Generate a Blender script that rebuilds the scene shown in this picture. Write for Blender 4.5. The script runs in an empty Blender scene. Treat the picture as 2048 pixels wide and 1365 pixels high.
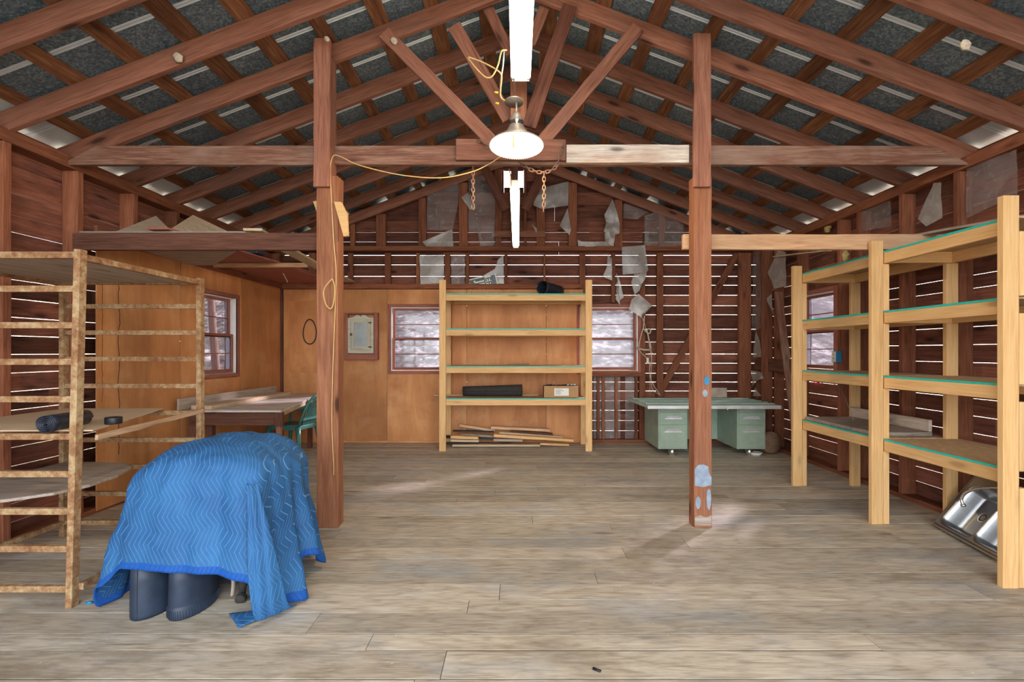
import bpy, bmesh, math, random
from mathutils import Vector, Matrix, noise
random.seed(7)
S = bpy.context.scene
PI = math.pi
FOC = 1016.0; VX = 1036.0; VY = 704.0; CH = 1.40      # focal length in px, vanishing point, eye height

# ------------------------------------------------------------------ camera
cd = bpy.data.cameras.new('camera'); cam = bpy.data.objects.new('camera', cd)
S.collection.objects.link(cam); S.camera = cam
cd.sensor_width = 36.0; cd.lens = FOC/2048*36.0
cd.shift_x = -(VX-1024)/2048; cd.shift_y = (VY-682.5)/2048
cam.location = (0, 0, CH); cam.rotation_euler = (PI/2, 0, 0); cd.clip_start = .05; cd.clip_end = 300

# ------------------------------------------------------------------ view + world + sun
S.view_settings.view_transform = 'Standard'; S.view_settings.look = 'None'
S.view_settings.gamma = 1.0; S.view_settings.use_curve_mapping = False
S.view_settings.exposure = 0.35
S.cycles.use_denoising = True
S.cycles.max_bounces = 10; S.cycles.diffuse_bounces = 6; S.cycles.transparent_max_bounces = 12
S.cycles.sample_clamp_indirect = 6.0
SKY = 6.0
W = bpy.data.worlds.new('world'); S.world = W; W.use_nodes = True
wn = W.node_tree; wn.nodes.clear()
wo = wn.nodes.new('ShaderNodeOutputWorld'); wb = wn.nodes.new('ShaderNodeBackground')
sk = wn.nodes.new('ShaderNodeTexSky'); sk.sky_type = 'HOSEK_WILKIE'; sk.turbidity = 6; sk.ground_albedo = .5
sk.sun_direction = (.64, .64, .45)
hs = wn.nodes.new('ShaderNodeMixRGB'); hs.inputs[0].default_value = .9; hs.inputs[2].default_value = (.92, .96, 1.0, 1)
wn.links.new(sk.outputs[0], hs.inputs[1]); wn.links.new(hs.outputs[0], wb.inputs[0])
wb.inputs[1].default_value = SKY; wn.links.new(wb.outputs[0], wo.inputs[0])

sl = bpy.data.lights.new('sun', 'SUN'); so = bpy.data.objects.new('sun', sl); S.collection.objects.link(so)
sl.energy = 48.0; sl.angle = math.radians(6); sl.color = (1, .93, .82)
so.rotation_euler = Vector((.66, .66, .46)).to_track_quat('Z', 'Y').to_euler(); so.location = (8, 14, 8)

pl = bpy.data.lights.new('doorway_portal', 'AREA'); po = bpy.data.objects.new('doorway_portal', pl)
S.collection.objects.link(po); pl.shape = 'RECTANGLE'; pl.size = 7.2; pl.size_y = 3.2; pl.cycles.is_portal = True
po.location = (0, -1.25, 1.65); po.rotation_euler = (PI/2, 0, 0)

# ------------------------------------------------------------------ node helpers / materials
class NT:
    def __init__(s, name):
        s.m = bpy.data.materials.new(name); s.m.use_nodes = True; s.t = s.m.node_tree; s.t.nodes.clear()
        s.out = s.n('OutputMaterial')
    def n(s, typ, **kw):
        nd = s.t.nodes.new('ShaderNode'+typ)
        for k, v in kw.items():
            if k.startswith('_'): setattr(nd, k[1:], v)
        for k, v in kw.items():
            if k.startswith('_'): continue
            key = int(k[1:]) if (k[0] == 'i' and k[1:].isdigit()) else k.replace('__', ' ')
            if hasattr(v, 'links') and hasattr(v, 'node'): s.t.links.new(v, nd.inputs[key])
            else: nd.inputs[key].default_value = v
        return nd
    def ramp(s, fac, stops, interp='LINEAR'):
        r = s.n('ValToRGB'); s.t.links.new(fac, r.inputs[0]); e = r.color_ramp.elements
        r.color_ramp.interpolation = interp
        while len(e) < len(stops): e.new(.5)
        for i, (p, c) in enumerate(stops):
            e[i].position = p; e[i].color = (c, c, c, 1) if isinstance(c, (int, float)) else (*c, 1)
        return r.outputs[0]
    def mix(s, f, a, b, mode='MIX'):
        nd = s.t.nodes.new('ShaderNodeMixRGB'); nd.blend_type = mode
        for i, v in enumerate((f, a, b)):
            if hasattr(v, 'node'): s.t.links.new(v, nd.inputs[i])
            elif i == 0: nd.inputs[0].default_value = v
            else: nd.inputs[i].default_value = (*v, 1) if len(v) == 3 else v
        return nd.outputs[0]
    def math(s, op, a, b=None, c=None):
        nd = s.t.nodes.new('ShaderNodeMath'); nd.operation = op
        for i, v in enumerate((a, b, c)):
            if v is None: continue
            if hasattr(v, 'node'): s.t.links.new(v, nd.inputs[i])
            else: nd.inputs[i].default_value = v
        return nd.outputs[0]
    def bsdf(s, col, rough=.7, metal=0.0, bump=None, bstr=.3, bdist=.004, spec=.3, **kw):
        b = s.n('BsdfPrincipled')
        for k, v in (('Base Color', col), ('Roughness', rough), ('Metallic', metal), ('Specular IOR Level', spec)):
            if hasattr(v, 'node'): s.t.links.new(v, b.inputs[k])
            else: b.inputs[k].default_value = (*v, 1) if k == 'Base Color' and len(v) == 3 else v
        for k, v in kw.items(): b.inputs[k.replace('__', ' ')].default_value = v
        if bump is not None:
            bp = s.n('Bump', Strength=bstr, Distance=bdist, Height=bump); s.t.links.new(bp.outputs[0], b.inputs['Normal'])
        s.t.links.new(b.outputs[0], s.out.inputs[0]); return b

def coords(t, scale, loc=(0, 0, 0), attr='gco'):
    a = t.n('Attribute', _attribute_name=attr)
    return t.n('Mapping', Vector=a.outputs['Vector'], Scale=scale, Location=loc).outputs[0]

def wood(name, dark, mid, light, rough=.8, knots=.5, blotch=None, blotch_amt=.5, vary=.35, gs=1.0, spec=.2, nails=0):
    t = NT(name)
    c1 = coords(t, (1.1*gs, 16*gs, 16*gs))
    g1 = t.n('TexNoise', Vector=c1, Scale=1.6, Detail=6.0, Roughness=.6, Distortion=1.2).outputs[0]
    c2 = coords(t, (3.5*gs, 80*gs, 80*gs))
    g2 = t.n('TexNoise', Vector=c2, Scale=1.5, Detail=3.0, Roughness=.6).outputs[0]
    g = t.math('MULTIPLY_ADD', g2, .45, t.math('MULTIPLY', g1, .62))
    col = t.ramp(g, [(.33, dark), (.52, mid), (.74, light)])
    # big stains
    c3 = coords(t, (.9, 2.4, 2.4), (3, 1, 2))
    s1 = t.n('TexNoise', Vector=c3, Scale=1.7, Detail=4.0, Roughness=.6).outputs[0]
    if blotch is not None:
        col = t.mix(t.math('MULTIPLY', t.ramp(s1, [(.48, 0), (.66, 1)]), blotch_amt), col, blotch)
    # knots
    if knots > 0:
        c4 = coords(t, (1.6, 5.5, 5.5))
        v = t.n('TexVoronoi', Vector=c4, Scale=1.0, Randomness=1.0).outputs['Distance']
        k = t.ramp(v, [(.07, 1), (.13, .25), (.2, 0)])
        col = t.mix(t.math('MULTIPLY', k, knots), col, tuple(x*.25 for x in dark))
    r = t.n('Attribute', _attribute_name='rnd').outputs['Fac']
    f = t.math('MULTIPLY_ADD', r, vary*2, 1-vary)
    col = t.mix(1.0, col, t.n('CombineColor', Red=f, Green=f, Blue=f).outputs[0], 'MULTIPLY')
    t.bsdf(col, rough, bump=g, bstr=.35, spec=spec)
    return t.m

def plain(name, col, rough=.6, metal=0, var=.15, scale=8, bump=0, spec=.4, **kw):
    t = NT(name)
    o = t.n('TexCoord').outputs['Object']
    nz = t.n('TexNoise', Vector=o, Scale=scale, Detail=5.0, Roughness=.6).outputs[0]
    c = t.ramp(nz, [(.3, tuple(x*(1-var) for x in col)), (.7, tuple(min(1, x*(1+var)) for x in col))])
    t.bsdf(c, rough, metal, bump=nz if bump else None, bstr=bump, spec=spec, **kw)
    return t.m

M = {}
M['rafter'] = wood('rafter_wood', (.13, .052, .033), (.27, .112, .07), (.38, .18, .12), knots=.8, vary=.22, blotch=(.20, .10, .075))
M['purlin'] = wood('purlin_wood', (.085, .033, .017), (.21, .088, .042), (.36, .19, .10), knots=.6, blotch=(.09, .035, .02), blotch_amt=.6, vary=.3)
M['siding'] = wood('siding_wood', (.08, .028, .018), (.20, .075, .047), (.30, .13, .085), knots=.8, blotch=(.06, .026, .022), blotch_amt=.6, vary=.5)
M['stud'] = wood('stud_wood', (.12, .04, .02), (.25, .09, .045), (.36, .15, .085), knots=.6, blotch=(.13, .05, .03), vary=.3)
M['post'] = wood('post_wood', (.17, .065, .033), (.27, .11, .056), (.37, .175, .10), knots=.9, blotch=(.17, .07, .045), vary=.15)
M['oldbeam'] = wood('weathered_beam_wood', (.11, .045, .03), (.22, .10, .065), (.40, .25, .18), knots=.6, blotch=(.36, .25, .19), blotch_amt=.55, vary=.15)
M['newbeam'] = wood('brown_plank_wood', (.33, .17, .085), (.52, .30, .16), (.68, .43, .25), knots=.6, blotch=(.62, .42, .27), vary=.1)
M['whitewash'] = wood('whitewashed_wood', (.28, .20, .15), (.55, .48, .41), (.78, .74, .68), knots=.8, blotch=(.33, .20, .15), blotch_amt=.5, vary=.05)
M['pine'] = wood('new_pine', (.56, .31, .12), (.70, .43, .185), (.78, .53, .27), knots=.45, rough=.6, vary=.12, gs=.8, spec=.3)
M['lumber'] = wood('scrap_lumber', (.3, .17, .09), (.5, .32, .19), (.66, .48, .32), knots=.4, vary=.4)
M['greywood'] = wood('grey_weathered_wood', (.2, .16, .13), (.36, .30, .25), (.5, .43, .36), knots=.5, vary=.25)
M['redwood'] = wood('red_brown_trim', (.17, .055, .04), (.32, .12, .085), (.42, .19, .14), knots=.2, vary=.12)
M['palewood'] = wood('pale_plank', (.42, .30, .18), (.60, .46, .31), (.72, .58, .42), knots=.3, vary=.15)
M['darktable'] = wood('dark_table_wood', (.06, .025, .018), (.13, .055, .035), (.2, .1, .07), knots=.3, vary=.2)

def mk_floor():
    t = NT('floor_planks')
    g1 = t.n('TexNoise', Vector=coords(t, (1.3, 9, 3)), Scale=1.6, Detail=6.0, Roughness=.62, Distortion=2.2).outputs[0]
    g2 = t.n('TexNoise', Vector=coords(t, (3, 120, 3)), Scale=1.2, Detail=3.0, Roughness=.6).outputs[0]
    g = t.math('MULTIPLY_ADD', g2, .4, t.math('MULTIPLY', g1, .65))
    wv = t.n('TexWave', Vector=coords(t, (.22, 3.2, 1)), Scale=6.0, Distortion=9.0, Detail=3.0, i4=1.2).outputs['Fac']
    col = t.ramp(g, [(.33, (.25, .205, .15)), (.5, (.46, .395, .305)), (.68, (.60, .545, .45))])
    col = t.mix(t.math('MULTIPLY', t.ramp(wv, [(.0, 1), (.22, .2), (.5, 0)]), .24), col, (.16, .125, .09))
    P = t.n('NewGeometry').outputs['Position']
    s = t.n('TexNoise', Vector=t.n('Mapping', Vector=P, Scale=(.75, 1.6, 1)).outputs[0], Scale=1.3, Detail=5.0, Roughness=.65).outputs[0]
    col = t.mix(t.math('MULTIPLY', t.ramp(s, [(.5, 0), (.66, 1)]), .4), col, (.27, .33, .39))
    s2 = t.n('TexNoise', Vector=t.n('Mapping', Vector=P, Scale=(.6, 1.3, 1), Location=(9, 4, 0)).outputs[0], Scale=1.5, Detail=6.0, Roughness=.7).outputs[0]
    col = t.mix(t.math('MULTIPLY', t.ramp(s2, [(.52, 0), (.72, 1)]), .6), col, (.17, .12, .07))
    s3 = t.n('TexNoise', Vector=t.n('Mapping', Vector=P, Scale=(1.2, 2.5, 1), Location=(2, 7, 0)).outputs[0], Scale=1.7, Detail=6.0, Roughness=.7).outputs[0]
    col = t.mix(t.math('MULTIPLY', t.ramp(s3, [(.56, 0), (.7, 1)]), .5), col, (.55, .52, .46))
    v = t.n('TexVoronoi', Vector=coords(t, (1.1, 4.2, 1)), Scale=1.0).outputs['Distance']
    col = t.mix(t.math('MULTIPLY', t.ramp(v, [(.05, 1), (.1, .3), (.17, 0)]), .6), col, (.07, .05, .04))
    fl = t.n('TexVoronoi', Vector=P, Scale=9.0).outputs['Distance']
    col = t.mix(t.ramp(fl, [(.03, .8), (.045, 0)]), col, (.7, .68, .62))
    r = t.n('Attribute', _attribute_name='rnd').outputs['Fac']
    f = t.math('MULTIPLY_ADD', r, .36, .82)
    col = t.mix(1.0, col, t.n('CombineColor', Red=f, Green=f, Blue=f).outputs[0], 'MULTIPLY')
    t.bsdf(col, .6, bump=g, bstr=.12, spec=.25)
    return t.m
M['floor'] = mk_floor()

def mk_ply():
    t = NT('plywood')
    g1 = t.n('TexNoise', Vector=coords(t, (.6, 2.6, 2.6)), Scale=1.5, Detail=5.0, Roughness=.55, Distortion=.8).outputs[0]
    g2 = t.n('TexNoise', Vector=coords(t, (4, 60, 60)), Scale=1.2, Detail=2.0).outputs[0]
    g = t.math('MULTIPLY_ADD', g2, .2, t.math('MULTIPLY', g1, .8))
    col = t.ramp(g, [(.3, (.44, .18, .062)), (.52, (.58, .26, .098)), (.72, (.70, .35, .145))])
    s = t.n('TexNoise', Vector=coords(t, (1.1, .8, 1), (4, 4, 4)), Scale=1.6, Detail=4.0, Roughness=.6).outputs[0]
    col = t.mix(t.math('MULTIPLY', t.ramp(s, [(.5, 0), (.7, 1)]), .45), col, (.33, .12, .04))
    s = t.n('TexNoise', Vector=coords(t, (1.1, .8, 1), (1, 7, 4)), Scale=2.1, Detail=4.0, Roughness=.6).outputs[0]
    col = t.mix(t.math('MULTIPLY', t.ramp(s, [(.55, 0), (.75, 1)]), .5), col, (.72, .44, .22))
    r = t.n('Attribute', _attribute_name='rnd').outputs['Fac']
    f = t.math('MULTIPLY_ADD', r, .3, .85)
    col = t.mix(1.0, col, t.n('CombineColor', Red=f, Green=f, Blue=f).outputs[0], 'MULTIPLY')
    t.bsdf(col, .6, bump=g, bstr=.05, spec=.3)
    return t.m
M['ply'] = mk_ply()

def mk_galv():
    t = NT('galvanised_sheet')
    P = t.n('NewGeometry').outputs['Position']
    v = t.n('TexVoronoi', Vector=P, Scale=75.0).outputs['Color']
    v = t.n('SeparateColor', Color=v).outputs[0]
    nz = t.n('TexNoise', Vector=P, Scale=2.5, Detail=6.0, Roughness=.7).outputs[0]
    f = t.math('MULTIPLY_ADD', v, .5, t.math('MULTIPLY', nz, .5))
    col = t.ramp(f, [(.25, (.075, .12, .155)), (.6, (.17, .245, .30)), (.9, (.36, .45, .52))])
    cr = t.n('Attribute', _attribute_name='rnd').outputs['Fac']   # paints bright reflections on the crimps and daylight on the overhangs
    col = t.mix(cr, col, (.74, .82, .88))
    t.bsdf(col, .42, .35, spec=.5)
    return t.m
M['galv'] = mk_galv()

def mk_rust(name, a, b, c):
    t = NT(name)
    o = t.n('TexCoord').outputs['Object']
    n1 = t.n('TexNoise', Vector=o, Scale=28.0, Detail=8.0, Roughness=.75).outputs[0]
    n2 = t.n('TexNoise', Vector=o, Scale=4.0, Detail=4.0).outputs[0]
    f = t.math('MULTIPLY_ADD', n1, .65, t.math('MULTIPLY', n2, .38))
    col = t.ramp(f, [(.38, a), (.5, b), (.6, c)])
    t.bsdf(col, .75, .1, bump=n1, bstr=.3, spec=.3)
    return t.m
M['rust'] = mk_rust('rusty_steel', (.17, .07, .035), (.31, .17, .08), (.46, .34, .19))
M['chain'] = mk_rust('rusty_chain', (.10, .05, .035), (.17, .095, .07), (.26, .17, .13))
M['teal'] = plain('teal_paint', (.02, .47, .40), .5, var=.12, scale=20)
M['desk'] = plain('desk_green_enamel', (.30, .385, .30), .45, var=.14, scale=6)
M['desktop'] = plain('desk_top_laminate', (.36, .50, .45), .35, var=.2, scale=5)
M['chrome'] = plain('chrome', (.78, .8, .82), .16, 1.0, var=.03)
M['silver'] = plain('silver_trim', (.66, .67, .66), .35, .35, var=.15)
M['steel'] = plain('brushed_stainless', (.42, .44, .46), .36, 1.0, var=.08, scale=30)
M['rubber'] = plain('black_rubber', (.012, .013, .016), .45, var=.25, scale=10)
M['blackroll'] = plain('black_plastic_sheet', (.018, .022, .035), .3, var=.3, scale=14, spec=.5)
M['navy'] = plain('dark_navy_rubber', (.022, .035, .062), .5, var=.35, scale=7)
M['mat'] = plain('charcoal_mat', (.035, .033, .03), .85, var=.2, scale=30)
M['whitemetal'] = plain('white_enamel', (.8, .8, .77), .4, var=.05)
M['oldwhite'] = wood('worn_white_paint', (.30, .27, .18), (.52, .50, .40), (.66, .64, .55), knots=.1, vary=.05, blotch=(.38, .34, .24))
M['cardboard'] = plain('cardboard', (.42, .25, .12), .85, var=.08)
M['paper'] = plain('paper', (.8, .8, .76), .8, var=.04)
M['rope'] = plain('pale_rope', (.55, .47, .37), .85, var=.2, scale=60)
M['cord'] = plain('tan_cord', (.55, .36, .14), .6, var=.1)
M['greycord'] = plain('grey_wire', (.42, .43, .40), .6, var=.1)
M['yellow'] = plain('yellow_plastic', (.8, .55, .04), .5)
M['greenplastic'] = plain('green_resin', (.042, .165, .14), .38, var=.12, scale=5, spec=.5)
M['brass'] = plain('dark_bronze', (.12, .09, .055), .4, .6)
M['bluepaint'] = plain('blue_plastic', (.02, .20, .38), .5)
M['cream'] = plain('cream_plastic', (.75, .73, .66), .4)
M['stone'] = plain('pale_block', (.4, .33, .26), .9, var=.2, scale=12)
M['bark'] = wood('log_end', (.16, .08, .05), (.27, .16, .1), (.38, .24, .16), vary=.1)
M['insul'] = plain('yellow_insulation', (.5, .4, .15), .95, var=.35, scale=25)
M['mirror'] = plain('cloudy_mirror', (.40, .46, .46), .3, .55, var=.15, scale=6)
M['signgrey0'] = plain('label_ink', (.15, .15, .15), .7)
M['darkgap'] = plain('subfloor_dark', (.02, .015, .01), .95)
M['flower'] = plain('red_flower', (.6, .04, .05), .7)
M['shadeout'] = plain('grey_enamel_shade', (.32, .27, .22), .4, .3)
M['wasp'] = plain('mud_nest', (.55, .46, .36), .95, var=.3, scale=60)

def mk_tabletop():
    t = NT('worn_white_top')
    nz = t.n('TexNoise', Vector=coords(t, (1, 3, 3)), Scale=2.5, Detail=6.0, Roughness=.65).outputs[0]
    t.bsdf(t.ramp(nz, [(.35, (.36, .29, .21)), (.5, (.58, .54, .48)), (.65, (.72, .71, .69))]), .45)
    return t.m
M['tabletop'] = mk_tabletop()
def mk_osb():
    t = NT('shelf_board')
    nz = t.n('TexNoise', Vector=coords(t, (6, 14, 6)), Scale=2.5, Detail=6.0, Roughness=.7).outputs[0]
    n2 = t.n('TexNoise', Vector=coords(t, (1, 1, 1)), Scale=1.5, Detail=4.0).outputs[0]
    c = t.ramp(nz, [(.3, (.36, .23, .12)), (.55, (.52, .36, .20)), (.7, (.62, .46, .28))])
    c = t.mix(t.math('MULTIPLY', t.ramp(n2, [(.45, 0), (.65, 1)]), .5), c, (.42, .33, .24))
    t.bsdf(c, .75)
    return t.m
M['osb'] = mk_osb()

def mk_glass():
    t = NT('dirty_window_glass')
    P = t.n('NewGeometry').outputs['Position']
    nz = t.n('TexNoise', Vector=P, Scale=14.0, Detail=6.0, Roughness=.7).outputs[0]
    tr = t.n('BsdfTransparent', Color=(.34, .33, .38, 1))
    tl = t.n('BsdfTranslucent', Color=(.22, .22, .26, 1)); gl = t.n('BsdfGlossy', Roughness=.05)
    f = t.ramp(nz, [(.35, .015), (.7, .06)])
    m1 = t.n('MixShader', Fac=f, i1=tr.outputs[0], i2=tl.outputs[0])
    m2 = t.n('MixShader', Fac=.05, i1=m1.outputs[0], i2=gl.outputs[0])
    t.t.links.new(m2.outputs[0], t.out.inputs[0])
    return t.m
M['glass'] = mk_glass()
def mk_film(name, lo, hi, tint):
    t = NT(name)
    P = t.n('NewGeometry').outputs['Position']
    nz = t.n('TexNoise', Vector=P, Scale=9.0, Detail=5.0, Roughness=.6, Distortion=1.5).outputs[0]
    tr = t.n('BsdfTransparent', Color=(.93, .93, .93, 1))
    bp = t.n('Bump', Strength=.5, Distance=.01, Height=nz)
    df = t.n('BsdfDiffuse', Color=(*tint, 1)); gl = t.n('BsdfGlossy', Roughness=.35, Color=(.8, .8, .8, 1)); tl = t.n('BsdfTranslucent', Color=(*tint, 1))
    t.t.links.new(bp.outputs[0], gl.inputs['Normal'])
    a = t.n('MixShader', Fac=.15, i1=df.outputs[0], i2=tl.outputs[0])
    b = t.n('MixShader', Fac=.14, i1=a.outputs[0], i2=gl.outputs[0])
    f = t.ramp(nz, [(.35, lo), (.65, hi)])
    m = t.n('MixShader', Fac=f, i1=tr.outputs[0], i2=b.outputs[0])
    t.t.links.new(m.outputs[0], t.out.inputs[0])
    return t.m
M['film'] = mk_film('clear_plastic_film', .16, .34, (.62, .6, .6))
M['filmw'] = mk_film('milky_plastic_film', .62, .82, (.50, .48, .44))

def mk_blanket():
    t = NT('quilted_blue_cloth')
    a = t.n('Attribute', _attribute_name='gco').outputs['Vector']
    x = t.n('SeparateXYZ', Vector=a)
    u, v = x.outputs[0], x.outputs[1]
    zz = t.math('PINGPONG', v, .075)
    vv = t.math('ADD', u, t.math('MULTIPLY', zz, .6))
    band = t.math('FLOOR', t.math('DIVIDE', u, .22))
    l = t.math('PINGPONG', vv, .0125)
    line = t.ramp(t.math('DIVIDE', l, .0125), [(0, 1), (.09, .7), (.17, 0)])
    o = t.n('TexCoord').outputs['Object']
    nz = t.n('TexNoise', Vector=o, Scale=3.0, Detail=5.0, Roughness=.6).outputs[0]
    col = t.ramp(nz, [(.3, (.012, .075, .215)), (.7, (.026, .132, .325))])
    e = t.n('Attribute', _attribute_name='rnd').outputs['Fac']
    col = t.mix(t.math('MULTIPLY', line, .46), col, (.26, .45, .66))
    col = t.mix(e, col, (.008, .08, .34))
    h = t.math('SUBTRACT', 1.0, line)
    cr = t.n('TexNoise', Vector=o, Scale=26.0, Detail=3.0).outputs[0]
    hh = t.math('MULTIPLY_ADD', cr, .9, h)
    t.bsdf(col, .7, bump=hh, bstr=.55, bdist=.006, spec=.3)
    return t.m
M['blanket'] = mk_blanket()

def emit(name, col, st):
    t = NT(name); e = t.n('Emission', Color=(*col, 1), Strength=st); t.t.links.new(e.outputs[0], t.out.inputs[0]); return t.m
M['tube'] = emit('lit_tube', (1, .90, .74), 16.0); M['tubefar'] = emit('lit_tube_far', (1, .86, .62), 13.0)
M['bulb'] = emit('lit_bulb', (1, .72, .38), 260.0)
M['coil'] = plain('white_reflector', (.85, .8, .72), .35)

def mk_hill():
    t = NT('hillside_grass')
    P = t.n('NewGeometry').outputs['Position']
    n1 = t.n('TexNoise', Vector=P, Scale=.5, Detail=8.0, Roughness=.7).outputs[0]
    n2 = t.n('TexNoise', Vector=t.n('Mapping', Vector=P, Scale=(1, .6, 1.6)).outputs[0], Scale=3.0, Detail=8.0, Roughness=.8).outputs[0]
    f = t.math('MULTIPLY_ADD', n2, .7, t.math('MULTIPLY', n1, .35))
    c = t.ramp(f, [(.42, (.025, .02, .02)), (.49, (.14, .10, .085)), (.545, (.20, .19, .12)), (.60, (.75, .66, .60))])
    t.bsdf(c, .9, bump=n2, bstr=.6, bdist=.1)
    return t.m
M['hill'] = mk_hill()
M['trunk'] = wood('tree_bark', (.12, .06, .04), (.32, .18, .12), (.5, .32, .24), vary=.1)

# ------------------------------------------------------------------ mesh builder
def basis(d, up):
    x = d.normalized(); up = Vector(up)
    y = up.cross(x)
    if y.length < 1e-4: y = Vector((0, 1, 0)).cross(x)
    if y.length < 1e-4: y = Vector((1, 0, 0)).cross(x)
    y.normalize(); z = x.cross(y); return x, y, z

class MB:
    def __init__(s): s.v = []; s.f = []; s.g = []; s.r = []; s.sm = []
    def add(s, vs, fs, gs=None, rnd=None, smooth=False):
        o = len(s.v); s.v += [Vector(p) for p in vs]
        r = random.random() if rnd is None else rnd
        if gs is None:
            off = Vector((random.random()*7, random.random()*7, 0)); gs = [Vector(p)+off for p in vs]
        for f in fs:
            s.f.append([i+o for i in f]); s.g.append([gs[i] for i in f]); s.r.append(r); s.sm.append(smooth)
        return s
    def beam(s, p0, p1, w, h, up=(0, 0, 1), seg=1, wob=0.0, rnd=None, cut0=0, cut1=0, sag=0, wz=1.0):
        """bar from p0 to p1; w across, h along up; cut = shear of the end along the axis per unit of z"""
        p0, p1 = Vector(p0), Vector(p1); d = p1-p0; L = d.length
        x, y, z = basis(d, up); off = Vector((random.random()*11, random.random()*5, random.random()*5))
        vs, gs = [], []
        for i in range(seg+1):
            t = i/seg; c = p0+d*t
            if sag: c = c-Vector((0, 0, sag*4*t*(1-t)))
            for (a, b) in ((-1, -1), (1, -1), (1, 1), (-1, 1)):
                ja = random.uniform(-wob, wob); jb = random.uniform(-wob, wob)*wz
                sh = (cut0*(1-t)+cut1*t)*b*h/2 if (i == 0 or i == seg) else 0
                vs.append(c+y*(a*w/2+ja)+z*(b*h/2+jb)+x*sh)
                gs.append(Vector((t*L, a*w/2, b*h/2))+off)
        fs = [(3, 2, 1, 0)]
        for i in range(seg):
            o = i*4
            for k in range(4): fs.append((o+k, o+(k+1) % 4, o+4+(k+1) % 4, o+4+k))
        o = seg*4; fs.append((o, o+1, o+2, o+3))
        return s.add(vs, fs, gs, rnd)
    def box(s, lo, hi, rnd=None, axis=None):
        lo, hi = Vector(lo), Vector(hi); d = hi-lo
        if axis is None: axis = max(range(3), key=lambda i: d[i])
        c = (lo+hi)/2; a = c.copy(); b = c.copy(); a[axis] = lo[axis]; b[axis] = hi[axis]
        if axis == 2: return s.beam(a, b, d[1], d[0], (1, 0, 0), rnd=rnd)
        if axis == 1: return s.beam(a, b, d[0], d[2], rnd=rnd)
        return s.beam(a, b, d[1], d[2], rnd=rnd)
    def tube(s, pts, r, n=8, closed=False, rnd=None, caps=True):
        pts = [Vector(p) for p in pts]; m = len(pts)
        rr = r if isinstance(r, (list, tuple)) else [r]*m
        vs, gs, prev = [], [], None; L = 0
        for i, p in enumerate(pts):
            if closed: d = pts[(i+1) % m]-pts[i-1]
            else: d = pts[min(i+1, m-1)]-pts[max(i-1, 0)]
            if d.length < 1e-7: d = Vector((0, 0, 1))
            d.normalize()
            if prev is None: _, y, z = basis(d, (0, 0, 1) if abs(d.z) < .9 else (1, 0, 0))
            else:
                y = prev-d*prev.dot(d); y.normalize(); z = d.cross(y)
            prev = y
            if i: L += (pts[i]-pts[i-1]).length
            for k in range(n):
                a = 2*PI*k/n; vs.append(p+(y*math.cos(a)+z*math.sin(a))*rr[i]); gs.append(Vector((L, k/n*.2, 0)))
        fs = []
        for i in range(m if closed else m-1):
            for k in range(n):
                a, b = i*n, ((i+1) % m)*n; fs.append((a+k, a+(k+1) % n, b+(k+1) % n, b+k))
        if caps and not closed:
            fs.append(tuple(range(n-1, -1, -1))); fs.append(tuple((m-1)*n+k for k in range(n)))
        return s.add(vs, fs, gs, rnd, smooth=True)
    def lathe(s, prof, c, n=32, axis=(0, 0, 1), rnd=None, sx=1, sy=1):
        c = Vector(c); z = Vector(axis).normalized(); x = z.orthogonal().normalized() if abs(z.z) < .99 else Vector((1, 0, 0)); y = z.cross(x)
        vs = [c+x*(r*math.cos(2*PI*k/n)*sx)+y*(r*math.sin(2*PI*k/n)*sy)+z*h for (r, h) in prof for k in range(n)]
        fs = [(i*n+k, i*n+(k+1) % n, (i+1)*n+(k+1) % n, (i+1)*n+k) for i in range(len(prof)-1) for k in range(n)]
        return s.add(vs, fs, None, rnd, smooth=True)
    def prism(s, pts, d, rnd=None):
        """flat outline pts extruded by vector d"""
        pts = [Vector(p) for p in pts]; d = Vector(d); n = len(pts)
        vs = pts+[p+d for p in pts]
        fs = [tuple(range(n-1, -1, -1)), tuple(range(n, 2*n))]+[(i, (i+1) % n, n+(i+1) % n, n+i) for i in range(n)]
        return s.add(vs, fs, None, rnd)
    def grid(s, P, nu, nv, gfun=None, rnd=None, smooth=True, thick=0):
        vs = [Vector(P(i/nu, j/nv)) for j in range(nv+1) for i in range(nu+1)]
        gs = [Vector(gfun(i/nu, j/nv)) for j in range(nv+1) for i in range(nu+1)] if gfun else None
        fs = [(j*(nu+1)+i, j*(nu+1)+i+1, (j+1)*(nu+1)+i+1, (j+1)*(nu+1)+i) for j in range(nv) for i in range(nu)]
        return s.add(vs, fs, gs, rnd, smooth)
    def build(s, name, mat, parent=None, bevel=0, kind=None, mods=None, solid=0, subs=0, fixn=False):
        me = bpy.data.meshes.new(name)
        if parent is not None: org = wloc(parent)
        else:
            xs = [p.x for p in s.v]; ys = [p.y for p in s.v]; zs = [p.z for p in s.v]
            org = Vector(((min(xs)+max(xs))/2, (min(ys)+max(ys))/2, min(zs)))
        me.from_pydata([p-org for p in s.v], [], s.f)
        at = me.attributes.new('gco', 'FLOAT_VECTOR', 'CORNER')
        at.data.foreach_set('vector', [c for g in s.g for p in g for c in p])
        ar = me.attributes.new('rnd', 'FLOAT', 'FACE'); ar.data.foreach_set('value', s.r)
        me.polygons.foreach_set('use_smooth', s.sm)
        me.materials.append(M[mat] if isinstance(mat, str) else mat)
        if fixn:
            bm = bmesh.new(); bm.from_mesh(me); bmesh.ops.recalc_face_normals(bm, faces=bm.faces); bm.to_mesh(me); bm.free()
        me.update()
        o = bpy.data.objects.new(name, me); S.collection.objects.link(o)
        if parent is not None: o.parent = parent
        else: o.location = org
        if kind: o['kind'] = kind
        if solid: md = o.modifiers.new('s', 'SOLIDIFY'); md.thickness = solid; md.offset = 0
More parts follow.
